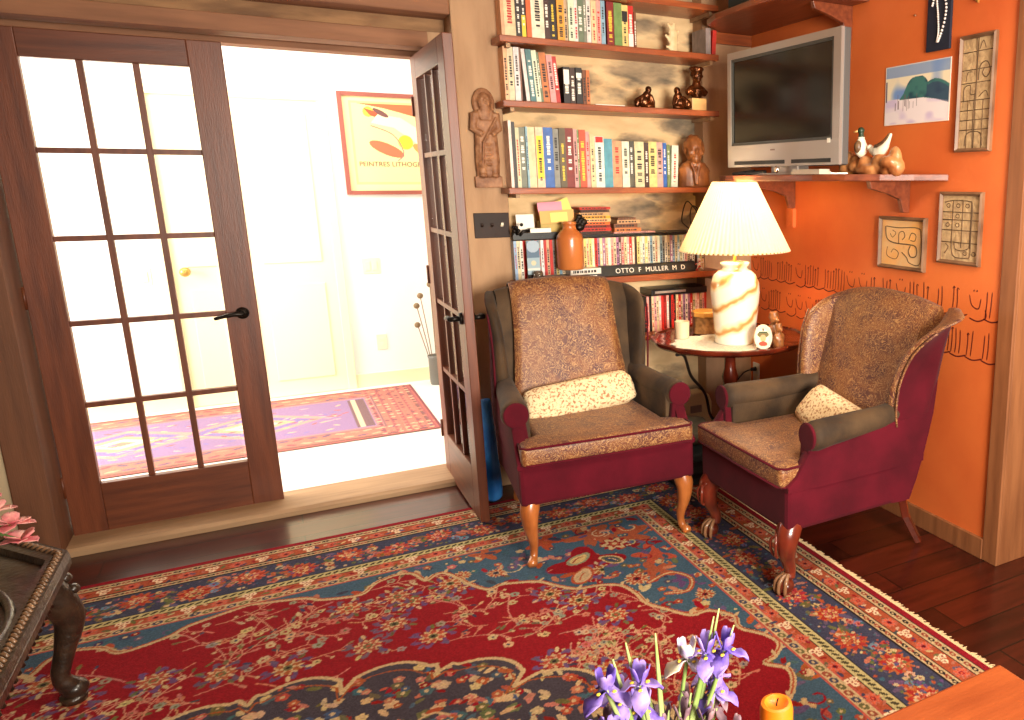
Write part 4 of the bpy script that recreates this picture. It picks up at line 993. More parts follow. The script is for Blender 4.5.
        loft(bm, rr); obj('rear_side_panel', bm, velvet, t, smooth=True, angle=50)
    # legs
    for s in (-1, 1):
        lx = s*(hw-.045)
        if not claw:
            bm = NB(); cab(bm, [(lx,.045,.27),(lx+s*.010,.03,.22),(lx+s*.008,.034,.15),(lx-s*.002,.05,.08),(lx+s*.002,.046,.03),(lx+s*.012,.024,.012),(lx+s*.014,.012,.004)], [.04,.038,.03,.021,.0155,.0165,.021,.015])
            obj('leg', bm, leg_m, t, smooth=True)
        else:
            bm = NB(); cab(bm, [(lx,.045,.27),(lx+s*.015,.02,.22),(lx+s*.012,.024,.15),(lx,.045,.09),(lx,.04,.06)], [.048,.046,.036,.025,.022,.024])
            lg = obj('leg', bm, leg_m, t, smooth=True)
            b = NB(); ball(b, (lx+s*.004,.022,.03), (.034,.034,.03), n=16); obj('ball_foot', b, leg_m, lg, smooth=True)
            bm = NB()
            for q in (-1.1, -.4, .3, 1.0):
                dx, dy = math.sin(q), -math.cos(q)
                tube(bm, catmull([(lx+.012*dx,.036+.012*dy,.075),(lx+.034*dx,.026+.034*dy,.055),(lx+.038*dx,.022+.038*dy,.025),(lx+.034*dx,.022+.034*dy,.004)], 4), [.008]*6+[.007]*5+[.005]*2, 8)
            obj('claw', bm, mat('worn_claw', (140,100,70), .3, coat=.4) if 'worn_claw' not in MATS else MATS['worn_claw'], lg, smooth=True)
            bm = NB()
            for q in (-.6,.6): tube(bm, catmull([(lx-.03*q,-.006,.25),(lx+.028*q,-.03,.22),(lx+.02*q,-.028,.17),(lx-.008*q,-.012,.15)], 4), .006, 6)
            obj('knee_carving', bm, leg_m, lg, smooth=True)
        rx = s*(hw-.09); bm = NB(); tube(bm, [(rx,.62,.28),(rx+s*.0,.66,.14),(rx-s*.005,.745,.0)], [.026,.022,.02], 4, up=(1,0,0)); obj('leg', bm, leg_m if not claw else mahog, t, bevel=.004)
    stack = list(t.children)
    while stack:
        o = stack.pop(); stack += list(o.children)
        for v in o.data.vertices: v.co.x *= 1-taper*max(0, v.co.y)
    return t
wing_chair('maroon wing chair with oak legs before the bookshelf, brown throw over its back', (1.086, 2.862, .014), R(-3.5), .365, legwood, False, 'throw', 'wing chairs around the corner table', (.022, .03), 0, .14)
wing_chair('brown brocade and maroon wing chair with claw feet against the orange wall', (1.475, 2.50, .0095), R(-90), .33, legdark, True, 'full', 'wing chairs around the corner table', (.02, .235), .045, .06)

def cushion(name, label, loc, rot, a, b, c):
    bm = NB(); rows = []
    nu, nv = 30, 16
    for i in range(nv+1):
        phi = -PI/2+PI*i/nv; row = []
        for j in range(nu):
            th = 2*PI*j/nu; e1 = .38; sgn = lambda v, p: math.copysign(abs(v)**p, v)
            cx, cy = sgn(math.cos(th), e1), sgn(math.sin(th), e1); cp = abs(math.cos(phi))**.5; zt_ = math.sin(phi)
            wr = 1+.03*math.sin(5*th+i)
            row.append((a*cx*cp*wr, b*cy*cp*wr, c*zt_*(1-.35*(abs(cx*cp)**4+abs(cy*cp)**4)/2)))
        rows.append(row)
    loft(bm, rows); o = tag(obj(name, bm, pillow, smooth=True), label, 'pillow'); o.location = loc; o.rotation_euler = rot; return o
cushion('lumbar_pillow', 'wide cream floral lumbar pillow leaning on the back of the chair before the bookshelf', (1.115, 3.275, .572), (R(64), R(-4), R(2)), .25, .082, .05)
cushion('lumbar_pillow', 'cream floral pillow lying in the chair against the orange wall', (1.90, 2.47, .555), (R(50), R(10), R(-90)), .2, .095, .045)

# ================================================================== CORNER SHELVES, TELEVISION, WALL PIECES
def ishelf(name, label, z0, z1, pts, m, brackets):
    t = thing(name, label, 'shelf', (2.348, 3.85, 0))
    bm = NB(); prism(bm, [(a-2.348, b-3.85) for a, b in pts], 'z', z0, z1); obj('shelf_board', bm, m, t, bevel=.003)
    for y, reach, drop in brackets:
        bm = NB(); yy = y-3.85
        prism(bm, [(-reach, z0), (-.002, z0), (-.002, z0-drop), (-.035, z0-drop), (-.055, z0-.075), (-.12, z0-.052), (-reach+.01, z0-.03)], 'y', yy-.012, yy+.012)
        # prism over (x, z) along y
        obj('bracket', bm, m, t, bevel=.002)
    return t
ishelf('corner_shelf', 'long dark wooden corner shelf carrying the television and carved birds', 1.503, 1.53,
       [(2.346,3.848),(2.19,3.848),(2.12,3.74),(2.02,3.62),(1.93,3.40),(1.915,3.15),(1.925,2.9),(1.955,2.72),(2.03,2.60),(2.13,2.50),(2.24,2.42),(2.346,2.335)], darkshelf,
       [(3.42,.24,.135),(2.565,.225,.13)])
ishelf('corner_shelf', 'dark wooden corner shelf near the top of the photo, above the television', 2.262, 2.288,
       [(2.346,3.848),(2.16,3.848),(2.0,3.70),(1.965,3.55),(1.955,3.2),(1.99,2.96),(2.346,2.86)], darkshelf, [(2.985,.22,.14)])
bm = NB(); bx(bm, 2.07, 2.34, 3.828, 3.849, 2.205, 2.261); tag(obj('wall_cleat', bm, MATS['shelf_wood'], bevel=.002), 'short red-brown board screwed to the post under the upper corner shelf', 'board')
bm = NB(); bx(bm, 2.326, 2.347, 3.40, 3.46, 1.27, 1.365)
for z in (1.285, 1.35): tube(bm, [(2.327, 3.43, z), (2.324, 3.43, z)], .004, 8)
tag(obj('wall_block', bm, orange, bevel=.002), 'small orange-painted wooden block screwed to the wall below the television shelf', 'block')
t = thing('loudspeaker', 'dark square loudspeaker with a pale edge on the upper corner shelf', 'speaker', (2.09, 3.45, 2.2885), R(-72))
bm = NB(); bx(bm, -.13, .13, -.0, .16, 0, .3); obj('cabinet', bm, mat('speaker_light_wood', (200,150,90), .4), t, bevel=.003)
bm = NB(); bx(bm, -.12, .12, -.012, .0, .01, .29); obj('speaker_grille', bm, mat('speaker_cloth', (40,46,44), .9), t, bevel=.004)

# television: faces away from the orange wall, turned a little toward the room
def TV():
    A = Vector((1.985, 2.565, 0)); B = Vector((1.955, 3.395, 0)); d = (A-B); w = d.length
    rz = math.atan2(d.y, d.x)
    t = thing('television', 'silver flat-panel television with a dark screen standing on the corner shelf', 'television', (B.x, B.y, 1.5305), rz)
    z0, z1 = .037, .552
    bm = NB()   # local: x 0..w from left edge to right edge as seen, front face y = 0, depth +y ... room is toward -y
    prism(bm, [(0,0),(w,0),(w,.035),(w-.06,.07),(w-.12,.13),(.12,.13),(.06,.07),(0,.035)], 'z', z0+.0, z1); obj('television_body', bm, tvdark, t, bevel=.004)
    bm = NB(); sx0, sx1, sz0, sz1 = .03, w-.045, z0+.098, z1-.03
    for b in ((0, w, z0, sz0), (0, w, sz1, z1), (0, sx0, sz0, sz1), (sx1, w, sz0, sz1)): bx(bm, b[0], b[1], -.014, .001, b[2], b[3])
    bz = obj('bezel', bm, silver, t)
    bm = NB()
    for b in ((sx0, sx1, sz0, sz0+.012), (sx0, sx1, sz1-.012, sz1), (sx0, sx0+.012, sz0, sz1), (sx1-.012, sx1, sz0, sz1)): bx(bm, b[0], b[1], -.0115, .0, b[2], b[3])
    obj('inner_rim', bm, mat('rim_grey', (60,60,56), .4), t)
    bm = NB(); bx(bm, sx0+.01, sx1-.01, -.006, .0015, sz0+.01, sz1-.01); obj('screen', bm, screen, t)
    bm = NB()
    for a, b in ((.06, w*.56), (w*.62, w-.05)): bx(bm, a, b, -.0155, -.013, z0+.010, z0+.026)
    obj('speaker_slots', bm, black, t)
    bm = NB(); bx(bm, w*.43, w*.47, -.0152, -.0138, sz0-.03, sz0-.024); obj('maker_mark', bm, mat('logo_brown', (110,84,76), .4), t)
    bm = NB(); bx(bm, w-.075, w-.055, -.0152, -.0138, sz0-.012, sz0+.006); obj('sticker', bm, whiteplas, t)
    bm = NB(); prism(bm, [(w*.2,-.02),(w*.8,-.02),(w*.88,.12),(w*.12,.12)], 'z', 0, .008); bx(bm, w*.38, w*.62, .02, .08, .008, z0+.002); obj('stand', bm, silver, t, bevel=.002)
    bm = NB(); lathe(bm, [(.014,0),(.016,.01),(.01,.02)], n=16)
    for v in bm.verts: v.co = Vector((w*.5+v.co.x, -.02-v.co.z*.3, .022+v.co.y))
    obj('power_knob', bm, mat('chrome', (230,226,220), .1, metal=1), t, smooth=True)
TV()
bm = NB(); bx(bm, -.03, .03, -.10, .10, 0, .012); bx(bm, -.026, .026, -.095, .095, .012, .02); o = tag(obj('disc_case', bm, mat('clear_case', (196,180,160), .2)), 'pale flat case on the corner shelf before the television\'s right half', 'case'); o.location = (1.962, 2.74, 1.5305)
bm = NB()
for (a, b) in (((1.95,3.36,1.537),(1.97,3.2,1.549)),((1.945,3.3,1.538),(1.98,3.12,1.546)),((1.94,3.22,1.536),(1.955,3.08,1.542))): tube(bm, [a, b], .007, 6)
tag(obj('pens_and_remotes', bm, black), 'dark pens and cables lying on the corner shelf before the television', 'pens')

# carved birds on a burl log
b = NB(); random.seed(9)
for k in range(15):
    f = k/14; ball(b, (random.uniform(-.02,.02), lerp(-.14,.14,f), .028+.02*math.sin(k*1.9)), (random.uniform(.03,.045), random.uniform(.03,.04), random.uniform(.026,.042)), n=10)
ball(b, (.01,.13,.05), (.03,.03,.05)); ball(b, (.0,-.13,.055), (.025,.03,.055)); ball(b, (-.03,.0,.02), (.03,.06,.022))
o = obj('burl_log', b, mat('burl_wood_log', (150,84,42), .4, (214,150,92), scale=16, bump=.3, bscale=40, coat=.2), smooth=True); blob(o, .006, 2); o.location = (2.19, 2.63, 1.5305); o.scale = (1,1.15,1); tag(o, 'gnarled brown burl log on the corner shelf under the two carved birds', 'log')
duckw = mat('duck_white', (232,220,196), .4); duckd = mat('duck_brown', (84,58,40), .4, (120,88,60), scale=60); duckg = mat('duck_green_head', (40,58,40), .35)
t = thing('carved_bird', 'carved duck with dark green upright head and white breast on the burl log', 'bird', (2.17, 2.672, 1.606), 0)
b = NB(); ball(b, (0,0,.03), (.03,.026,.036)); ball(b, (0,0,.052), (.02,.018,.028)); tube(b, [(0,0,.0),(0,0,-.014)], .005, 6); o = obj('body', b, duckw, t, smooth=True); blob(o, .003, 2)
b = NB(); ball(b, (-.018,-.003,.036), (.018,.018,.026)); obj('breast_patch', b, duckd, t, smooth=True)
b = NB(); tube(b, [(0,0,.07),(0,.002,.09)], [.014,.011], 12); ball(b, (0,.003,.102), (.015,.015,.015)); blob(obj('head', b, duckg, t, smooth=True), .003, 1)
b = NB(); lathe(b, [(.0145,0),(.015,.004)], (0,0,.072), 14); obj('neck_ring', b, duckw, t, smooth=True)
b = NB(); tube(b, [(-.008,.012,.101),(-.018,.03,.097)], [.006,.003], 8); obj('beak', b, mat('beak_tan', (214,160,90), .4), t, smooth=True)
t = thing('carved_bird', 'slender white carved bird with raised brown tail on the right of the burl log', 'bird', (2.18, 2.575, 1.600), 0)
b = NB(); tube(b, catmull([(0,.048,.034),(0,.03,.026),(0,.0,.02),(0,-.03,.03),(0,-.055,.056),(0,-.078,.088)], 4), radii([.010,.018,.024,.022,.012,.004], 21), 12); tube(b, [(0,.0,.01),(0,.0,-.014)], .004, 6); o = obj('body', b, duckw, t, smooth=True)
b = NB(); tube(b, catmull([(-.004,.01,.038),(-.004,-.02,.042),(-.004,-.05,.062),(-.004,-.074,.09)], 4), radii([.012,.016,.011,.003], 13), 10); obj('wing', b, duckd, t, smooth=True)
b = NB(); ball(b, (0,.052,.038), .013); tube(b, [(0,.06,.040),(0,.085,.045)], [.005,.0015], 8); obj('head', b, duckw, t, smooth=True)

# framed relief plaques and pictures on the orange wall (built in a local frame: x to the right as seen, z up, y into the wall)
def onwall(name, label, cat, yl, yr, zb, zt):
    t = thing(name, label, cat, (2.348, yl, zb), R(-90)); return t, yl-yr, zt-zb
def wframe(t, w, h, fw, d, m):
    bm = NB()
    O = [(0,0),(w,0),(w,h),(0,h)]; I = [(fw,fw),(w-fw,fw),(w-fw,h-fw),(fw,h-fw)]
    for i in range(4):
        j = (i+1) % 4
        q = [O[i], O[j], I[j], I[i]]; A = [bm.verts.new((p[0], 0, p[1])) for p in q]
        B = [bm.verts.new((q[0][0], -d*.7, q[0][1])), bm.verts.new((q[1][0], -d*.7, q[1][1])), bm.verts.new((lerp(q[1][0],q[2][0],.45), -d, lerp(q[1][1],q[2][1],.45))), bm.verts.new((lerp(q[0][0],q[3][0],.45), -d, lerp(q[0][1],q[3][1],.45)))]
        C_ = [bm.verts.new((q[3][0], -d*.5, q[3][1])), bm.verts.new((q[2][0], -d*.5, q[2][1]))]
        bm.faces.new((A[0],A[1],B[1],B[0])); bm.faces.new((B[0],B[1],B[2],B[3])); bm.faces.new((B[3],B[2],C_[1],C_[0])); bm.faces.new((C_[0],C_[1],A[2],A[3])); bm.faces.new((A[3],A[2],A[1],A[0]))
        bm.faces.new((A[0],B[0],B[3],C_[0],A[3])); bm.faces.new((A[1],A[2],C_[1],B[2],B[1]))
    return obj('frame', bm, m, t)
framem = mat('aged_frame_wood', (96,66,44), .45, (134,98,70), scale=10)
plaq = mat('carved_plaque_stone', (196,164,120), .7, (168,136,98), scale=30, bump=.5, bscale=60); plaqd = mat('plaque_dark_line', (92,68,44), .7)
plaqg = mat('plaque_golden', (226,160,80), .6, (210,176,130), scale=6, bump=.4, bscale=60)
def plaque(t, w, h, fw, curves, m):
    bm = NB(); bx(bm, fw*.8, w-fw*.8, -.006, 0, fw*.8, h-fw*.8); p = obj('plaque', bm, m, t)
    bm = NB()
    for c, wd in curves:
        P_ = catmull([(fw+(w-2*fw)*a, -.0062, fw+(h-2*fw)*b) for a, b in c], 5) if len(c) > 2 else [(fw+(w-2*fw)*a, -.0062, fw+(h-2*fw)*b) for a, b in c]
        tube(bm, P_, wd, 6, flat=1)
    obj('relief_lines', bm, plaqd, p, smooth=True)
t, w, h = onwall('framed_plaque', 'tall narrow framed carved plaque, the highest of the three on the orange wall', 'plaque', 2.455*.9375, 2.266*.9375, 1.719*.9375-.0938*0, 2.171*.9375)
# heights measured directly: 1.612 .. 2.035
t.location = (2.348, 2.302, 1.612); w, h = .178, .424
wframe(t, w, h, .014, .02, framem)
cv = [([(.5,0),(.5,1)],.0016),([(.47,.0),(.45,.4),(.5,.62),(.44,1)],.0018)]
for z in (.17,.26,.35,.44,.60,.72,.88): cv.append(([(0,z),(1,z+.004)],.0016))
for x_ in (.25,.75): cv.append(([(x_,0),(x_,.44)],.0014))
cv += [([(.55,.62),(.6,.75),(.8,.78),(.92,.70),(.8,.64),(.68,.68),(.74,.73)],.0018),([(.1,.44),(.1,.56),(.3,.58),(.32,.5),(.5,.5)],.0018),([(.2,.02),(.28,.14),(.7,.14),(.78,.02)],.0018),([(.55,.9),(.65,.97),(.75,.9)],.0014),([(.6,.47),(.8,.52),(.9,.47)],.0015),([(.15,.62),(.2,.7),(.35,.7)],.0014)]
plaque(t, w, h, .014, cv, plaq)
t, w, h = onwall('framed_plaque', 'framed carved plaque with a grid of glyphs, right of the square one', 'plaque', 2.368, 2.142, 1.178, 1.462); wframe(t, w, h, .016, .02, framem)
cv = [([(0,z),(1,z)],.0018) for z in (.2+.08,.47,.63,.75)]+[([(x_,.2),(x_,.92)],.0018) for x_ in (.28,.55,.78)]
cv += [([(.05,.9),(.3,.93),(.7,.92),(.8,.86),(.8,.5),(.8,.1),(.7,.05),(.4,.05),(.3,.14),(.28,.3)],.002),([(.35,.3),(.4,.18),(.6,.16),(.75,.2)],.0018),([(.1,.1),(.2,.2),(.12,.25)],.0018)]
for a, b in ((.15,.85),(.42,.85),(.67,.85),(.42,.69),(.15,.55),(.67,.12),(.9,.12),(.42,.55)): cv.append(([(a+.05*math.cos(q), b+.03*math.sin(q)) for q in np.linspace(0, 2*PI, 9)],.0016))
plaque(t, w, h, .016, cv, plaq)
t, w, h = onwall('framed_plaque', 'small square framed golden plaque with a looping line, lowest left on the orange wall', 'plaque', 2.733, 2.440, 1.128, 1.353); wframe(t, w, h, .016, .022, framem)
cv = [([(.08,.86),(.12,.6),(.3,.5),(.75,.48),(.85,.4),(.84,.25),(.72,.22),(.66,.34),(.7,.46)],.0026),([(.1,.86),(.4,.84),(.85,.86),(.94,.7),(.94,.1),(.7,.08),(.62,.2),(.5,.3)],.002),([(.42,.5),(.42,.72),(.52,.76),(.56,.66),(.5,.58)],.0018),([(.14,.4),(.14,.2),(.35,.14),(.42,.28),(.3,.36),(.24,.28)],.0016),([(.66,.6),(.72,.74),(.82,.7),(.8,.58),(.7,.58)],.0016),([(.2,.7),(.26,.62),(.34,.72),(.26,.78)],.0014)]
plaque(t, w, h, .016, cv, plaqg)
# dark panel with a bead necklace
t, w, h = onwall('bead_panel', 'dark navy panel with a white bead strand, near the top of the orange wall', 'panel', 2.488, 2.36, 2.004, 2.33)
bm = NB(); bx(bm, 0, w, -.012, 0, 0, h); obj('backing', bm, mat('navy_velvet', (22,26,44), .8), t, bevel=.002)
wf_ = mat('shell_bead', (232,220,214), .35); b = NB(); 
for p in catmull([(w*.62,-.016,h*.98),(w*.5,-.016,h*.8),(w*.42,-.016,h*.6),(w*.5,-.016,h*.4),(w*.55,-.016,h*.2),(w*.5,-.016,h*.1)], 8): ball(b, p, .0042, n=6)
for p in catmull([(w*.24,-.016,h*.52),(w*.36,-.016,h*.64),(w*.62,-.016,h*.66),(w*.82,-.016,h*.5),(w*.8,-.016,h*.34),(w*.66,-.016,h*.18),(w*.54,-.016,h*.1)], 4): ball(b, p, .0050, n=6)
obj('beads', b, wf_, t, smooth=True)
# winter landscape watercolour, unframed
t, w, h = onwall('landscape_painting', 'small unframed watercolour of a snowy field and dark green hill on the orange wall', 'painting', 2.733, 2.353, 1.736, 1.974)
xs = np.linspace(0, w, 170); zs = np.linspace(0, h, 110); P = Paint(xs, zs, (236,226,216))
X, Z = P.X/w, P.Y/h; rs = np.random.RandomState(3)
def smooth_noise(sx, sy, seed):
    g = np.random.RandomState(seed).rand(sy+2, sx+2); u = X*sx; v = Z*sy; i = np.clip(u.astype(int),0,sx); j = np.clip(v.astype(int),0,sy); fu = u-i; fv = v-j; fu = fu*fu*(3-2*fu); fv = fv*fv*(3-2*fv)
    return (g[j,i]*(1-fu)+g[j,i+1]*fu)*(1-fv)+(g[j+1,i]*(1-fu)+g[j+1,i+1]*fu)*fv
def blend(mask, c, a=1.0):
    a = np.clip(mask*a, 0, 1)[..., None]; P.C[:] = P.C*(1-a)+np.array(c)*a
blend((Z > .4)*1.0, (238,222,190)); blend((Z > .4)*np.clip((smooth_noise(5,4,2)-.4)*3,0,1), (120,150,200)); blend((Z > .8)*1.0, (110,140,190), .7)
blend((Z < .44)*1.0, (240,226,226)); blend((Z < .44)*np.clip((smooth_noise(7,8,5)-.5)*3,0,1), (204,184,214), .8)
hill = .42+np.maximum(.34*np.exp(-((X-.52)/.2)**4), .26*np.exp(-((X-.78)/.3)**2))*(X > .2)+.03*smooth_noise(14,2,7)
blend(((Z < hill) & (Z > .42-.25*np.clip(X-.6,0,1)) & (X > .24))*1.0, (70,118,112)); blend(((Z < hill) & (Z > .42) & (X > .24))*np.clip((smooth_noise(12,10,9)-.45)*3,0,1), (44,70,84))
blend(((Z < hill-.05) & (Z > .45-.4*np.clip(X-.6,0,1)) & (X > .66))*1.0, (60,70,96), .7)
for k in range(14):
    a = .12+.4*rs.rand(); P.rect(a*w, a*w+.003, (.22+.1*rs.rand())*h, (.36+.16*rs.rand())*h, (120,92,96))
P.rect(0, .012, .4*h, .75*h, (110,96,110))
for b in ((0,w,0,.004),(0,w,h-.004,h),(0,.004,0,h),(w-.004,w,0,h)): P.rect(*b, (240,228,206))
bm = NB(); bx(bm, 0, w, -.003, 0, 0, h); obj('board', bm, paper, t); P.sheet('painting_sheet', lambda x, z: (x, x*0-.0035, z), painted, t)
# brass hook with rod, nail
t = thing('brass_hook', 'brass hook with a hanging rod at the top right of the orange wall', 'hook', (2.348, 2.235, 2.16))
bm = NB(); tube(bm, [(0,0,0),(-.014,0,0),(-.022,.0,.012),(-.02,0,.026)], .004, 8); ball(bm, (-.003,0,0), (.004,.012,.012)); obj('hook', bm, MATS['lamp_brass'], t, smooth=True)
bm = NB(); tube(bm, [(-.022,-.022,-.02),(-.02,-.036,.2)], [.004,.005], 8); obj('rod', bm, mat('tan_rod', (190,130,60), .4), t, smooth=True)
bm = NB(); tube(bm, [(0,0,0),(-.012,0,.0)], [.002,.004], 8); o = tag(obj('wall_nail', bm, MATS['chrome'], smooth=True), 'tiny bright nail in the orange wall left of the dark bead panel', 'nail'); o.location = (2.348, 2.56, 2.155)

# ================================================================== ORIENTAL RUG
random.seed(21)
t = thing('oriental_rug', 'large red oriental rug with blue scalloped corners and flowered borders under both chairs', 'rug', (0, 0, 0))
RX0, RX1, RY0, RY1 = -2.19, 1.79, -.14, 3.64
xs = np.concatenate([np.arange(RX0, -1.25, .03), np.arange(-1.25, RX1+.0001, .0042)]); xs[-1] = RX1
ys = np.concatenate([np.arange(RY0, 1.2, .03), np.arange(1.2, RY1+.0001, .0042)]); ys[-1] = RY1
RED, NAVY, TEAL, CRM, ORG, OLV, PNK, DRK = (148,20,30), (64,64,86), (66,92,112), (200,168,122), (174,78,48), (108,100,60), (190,108,90), (40,30,34)
PUR = (104,78,112)
P = Paint(xs, ys, RED)
D = np.minimum(np.minimum(P.X-RX0, RX1-P.X), np.minimum(P.Y-RY0, RY1-P.Y))
FE = .484
# field: blue corner grounds, red scalloped centre
inner = D >= FE
P.C[inner] = TEAL
q = [(-.2,3.158),(-.028,3.105),(.026,3.06),(.146,3.025),(.19,3.07),(.22,3.098),(.29,3.12),(.345,3.093),(.375,3.014),(.41,3.04),(.45,3.036),(.49,2.96),(.51,2.903),(.563,2.819),(.61,2.83),(.664,2.815),(.743,2.777),(.80,2.70),(.852,2.647),(.93,2.63),(1.0,2.585),(1.025,2.5),(1.03,2.415),(1.078,2.335),(1.13,2.26),(1.2,2.253),(1.256,2.173),(1.235,2.1),(1.284,2.023),(1.3,1.954),(1.25,1.9),(1.20,1.88),(1.243,1.825),(1.229,1.766),(1.17,1.70),(1.10,1.67),(1.06,1.6),(1.09,1.5),(1.2,1.4),(1.27,1.2)]
ql = [(-.4-a, b) for a, b in q]
poly = q + [(1.27,-.2+.55),(-1.67,.35)] + ql[::-1]
# orange arabesque grounds in the spandrels
def scl(c): return tuple(min(255, max(0, v+random.randint(-10, 10))) for v in c)
def petal(x, y, l, ang, c, w=.45): P.disc(x+l*.5*math.cos(ang), y+l*.5*math.sin(ang), l*.5, c, 1, w, ang)
def rosette(x, y, r, c1, c2, c3, n=8):
    P.flower(x, y, r*1.12, n*2, c2, .14, random.random()*6); P.flower(x, y, r, n, c1, .2, random.random()*6); P.flower(x, y, r*.6, n, scl(c2), .2); P.disc(x, y, r*.36, c3); P.disc(x, y, r*.18, DRK if random.random() < .5 else c1)
def blossom(x, y, r, c, cc=CRM):
    for k in range(5): P.disc(x+r*.62*math.cos(k*1.257), y+r*.62*math.sin(k*1.257), r*.46, c)
    P.disc(x, y, r*.35, cc)
def paisley(x, y, l, ang, c1, c2, c3):
    for sc_, c in ((1, c1), (.8, c2), (.58, c3)):
        P.disc(x, y, l*.5*sc_, c, 1, .62, ang); P.disc(x+l*.36*sc_*math.cos(ang), y+l*.36*sc_*math.sin(ang), l*.26*sc_, c, 1, .7, ang+.5)
    P.curve([(x-l*.25*math.cos(ang), y-l*.25*math.sin(ang)), (x, y+.01), (x+l*.2*math.cos(ang), y+l*.2*math.sin(ang))], .005, c1)
for sx in (1, -1):
    X_ = lambda a: a if sx > 0 else -.4-a
    def A(a): return a if sx > 0 else PI-a
    for (x, y, r, c) in ((1.18,2.98,.13,ORG),(1.22,2.76,.10,ORG),(1.16,2.62,.09,ORG),(1.05,3.06,.12,ORG),(.86,3.10,.09,ORG),(.62,3.11,.07,ORG),(.95,2.92,.07,PUR),(1.22,2.5,.06,PUR),(.74,3.0,.05,PUR)):
        P.flower(X_(x), y, r, 5, scl(c), .3, x*9); 
    for k in range(1100):
        x, y = random.uniform(-.15, 1.3), random.uniform(1.2, 3.14); c = random.choice([ORG, PNK, CRM, NAVY, PUR, OLV, RED, ORG, NAVY, TEAL, TEAL, TEAL])
        if random.random() < .55: petal(X_(x), y, random.uniform(.03,.065), random.uniform(0, 6.3), scl(c))
        else: blossom(X_(x), y, random.uniform(.012,.02), scl(c))
    for k in range(60):
        x, y = random.uniform(.3, 1.28), random.uniform(1.4, 3.12); a0 = random.uniform(0, 6.28); rr = random.uniform(.03,.07)
        P.curve([(X_(x+rr*(1-j*.12)*math.cos(a0+j*.9)), y+rr*(1-j*.12)*math.sin(a0+j*.9)) for j in range(6)], .007, scl(random.choice([ORG, CRM, RED, CRM])))
    P.flower(X_(.95), 2.82, .16, 4, RED, .25, .6)
    for (x, y, l, a, c1, c2, c3) in ((.90,2.73,.13,.9,ORG,CRM,CRM),(.93,2.87,.14,.5,RED,(150,140,110),CRM),(1.05,2.80,.10,2.2,CRM,OLV,NAVY)): paisley(X_(x), y, l, A(a), scl(c1), scl(c2), scl(c3))
    rosette(X_(1.11), 2.93, .058, CRM, RED, ORG, 6); rosette(X_(1.07), 2.60, .045, ORG, CRM, RED); rosette(X_(.5), 2.98, .035, ORG, CRM, RED); rosette(X_(.62), 2.93, .032, ORG, CRM, NAVY); rosette(X_(1.24), 2.36, .035, ORG, CRM, RED)
    P.curve([(X_(a), b) for a, b in ((1.1,2.55),(1.2,2.58),(1.25,2.5),(1.2,2.42),(1.12,2.44))], .022, ORG); P.curve([(X_(a), b) for a, b in ((1.1,2.55),(1.2,2.58),(1.25,2.5),(1.2,2.42),(1.12,2.44))], .007, CRM)
P.poly(poly, RED)
for pl_ in (q, ql):
    P.curve([(a, b+.0) for a, b in pl_[:-1]], .020, CRM, 4); P.curve([(a+(.004 if pl_ is q else -.004), b+.006) for a, b in pl_[:-1]], .006, ORG, 4)
    for k in range(4, len(pl_)-3, 2):
        a, b = pl_[k]; petal(a, b, .032, random.uniform(.2, 1.4) if pl_ is q else random.uniform(1.7, 3), CRM, .4)
# central medallion with scalloped navy edge
med = []
for k in range(0, 241):
    a = 2*PI*k/240; c, s_ = math.cos(a), math.sin(a); r0 = 1/math.sqrt((c/.96)**2+(s_/.80)**2)
    r_ = r0*(1+.10*abs(math.sin(10*a))**.7-.05*(abs(math.sin(10*a)) < .2)+.07*max(0, math.cos(20*a))**6*(1 if int(a*10/PI+.5) % 2 else 0)); med.append((-.2+r_*c, 1.68+r_*s_))
C1 = P.C.copy(); P.poly(med, (70,62,72)); MED = np.any(np.abs(P.C-C1) > .5, axis=2)
def inpoly_red(x, y): return (((x+.2)/1.12)**2+((y-1.68)/.98)**2) > 1
for k in range(1500):
    a = random.uniform(0, PI); rr = random.uniform(.3, 1.08); x, y = -.2+.94*rr*math.cos(a), 1.68+.79*rr*math.sin(a)
    if y < 1.2: continue
    c = random.choice([ORG, PNK, CRM, RED, OLV, TEAL, CRM]); (blossom(x, y, random.uniform(.012,.022), scl(c)) if random.random() < .5 else petal(x, y, random.uniform(.025,.05), random.uniform(0, 6.3), scl(c)))
for k in range(26):
    a = random.uniform(0, PI); rr = random.uniform(.5, .85); x, y = -.2+.94*rr*math.cos(a), 1.68+.79*rr*math.sin(a); a0 = random.uniform(0, 6)
    P.curve([(x+.06*(1-j*.12)*math.cos(a0+j*.8), y+.06*(1-j*.12)*math.sin(a0+j*.8)) for j in range(6)], .008, CRM)
P.C[~MED] = C1[~MED]; P.line(med, .014, CRM); P.line([(-.2+(a+.2)*.955, 1.68+(b-1.68)*.955) for a, b in med], .006, scl(ORG))
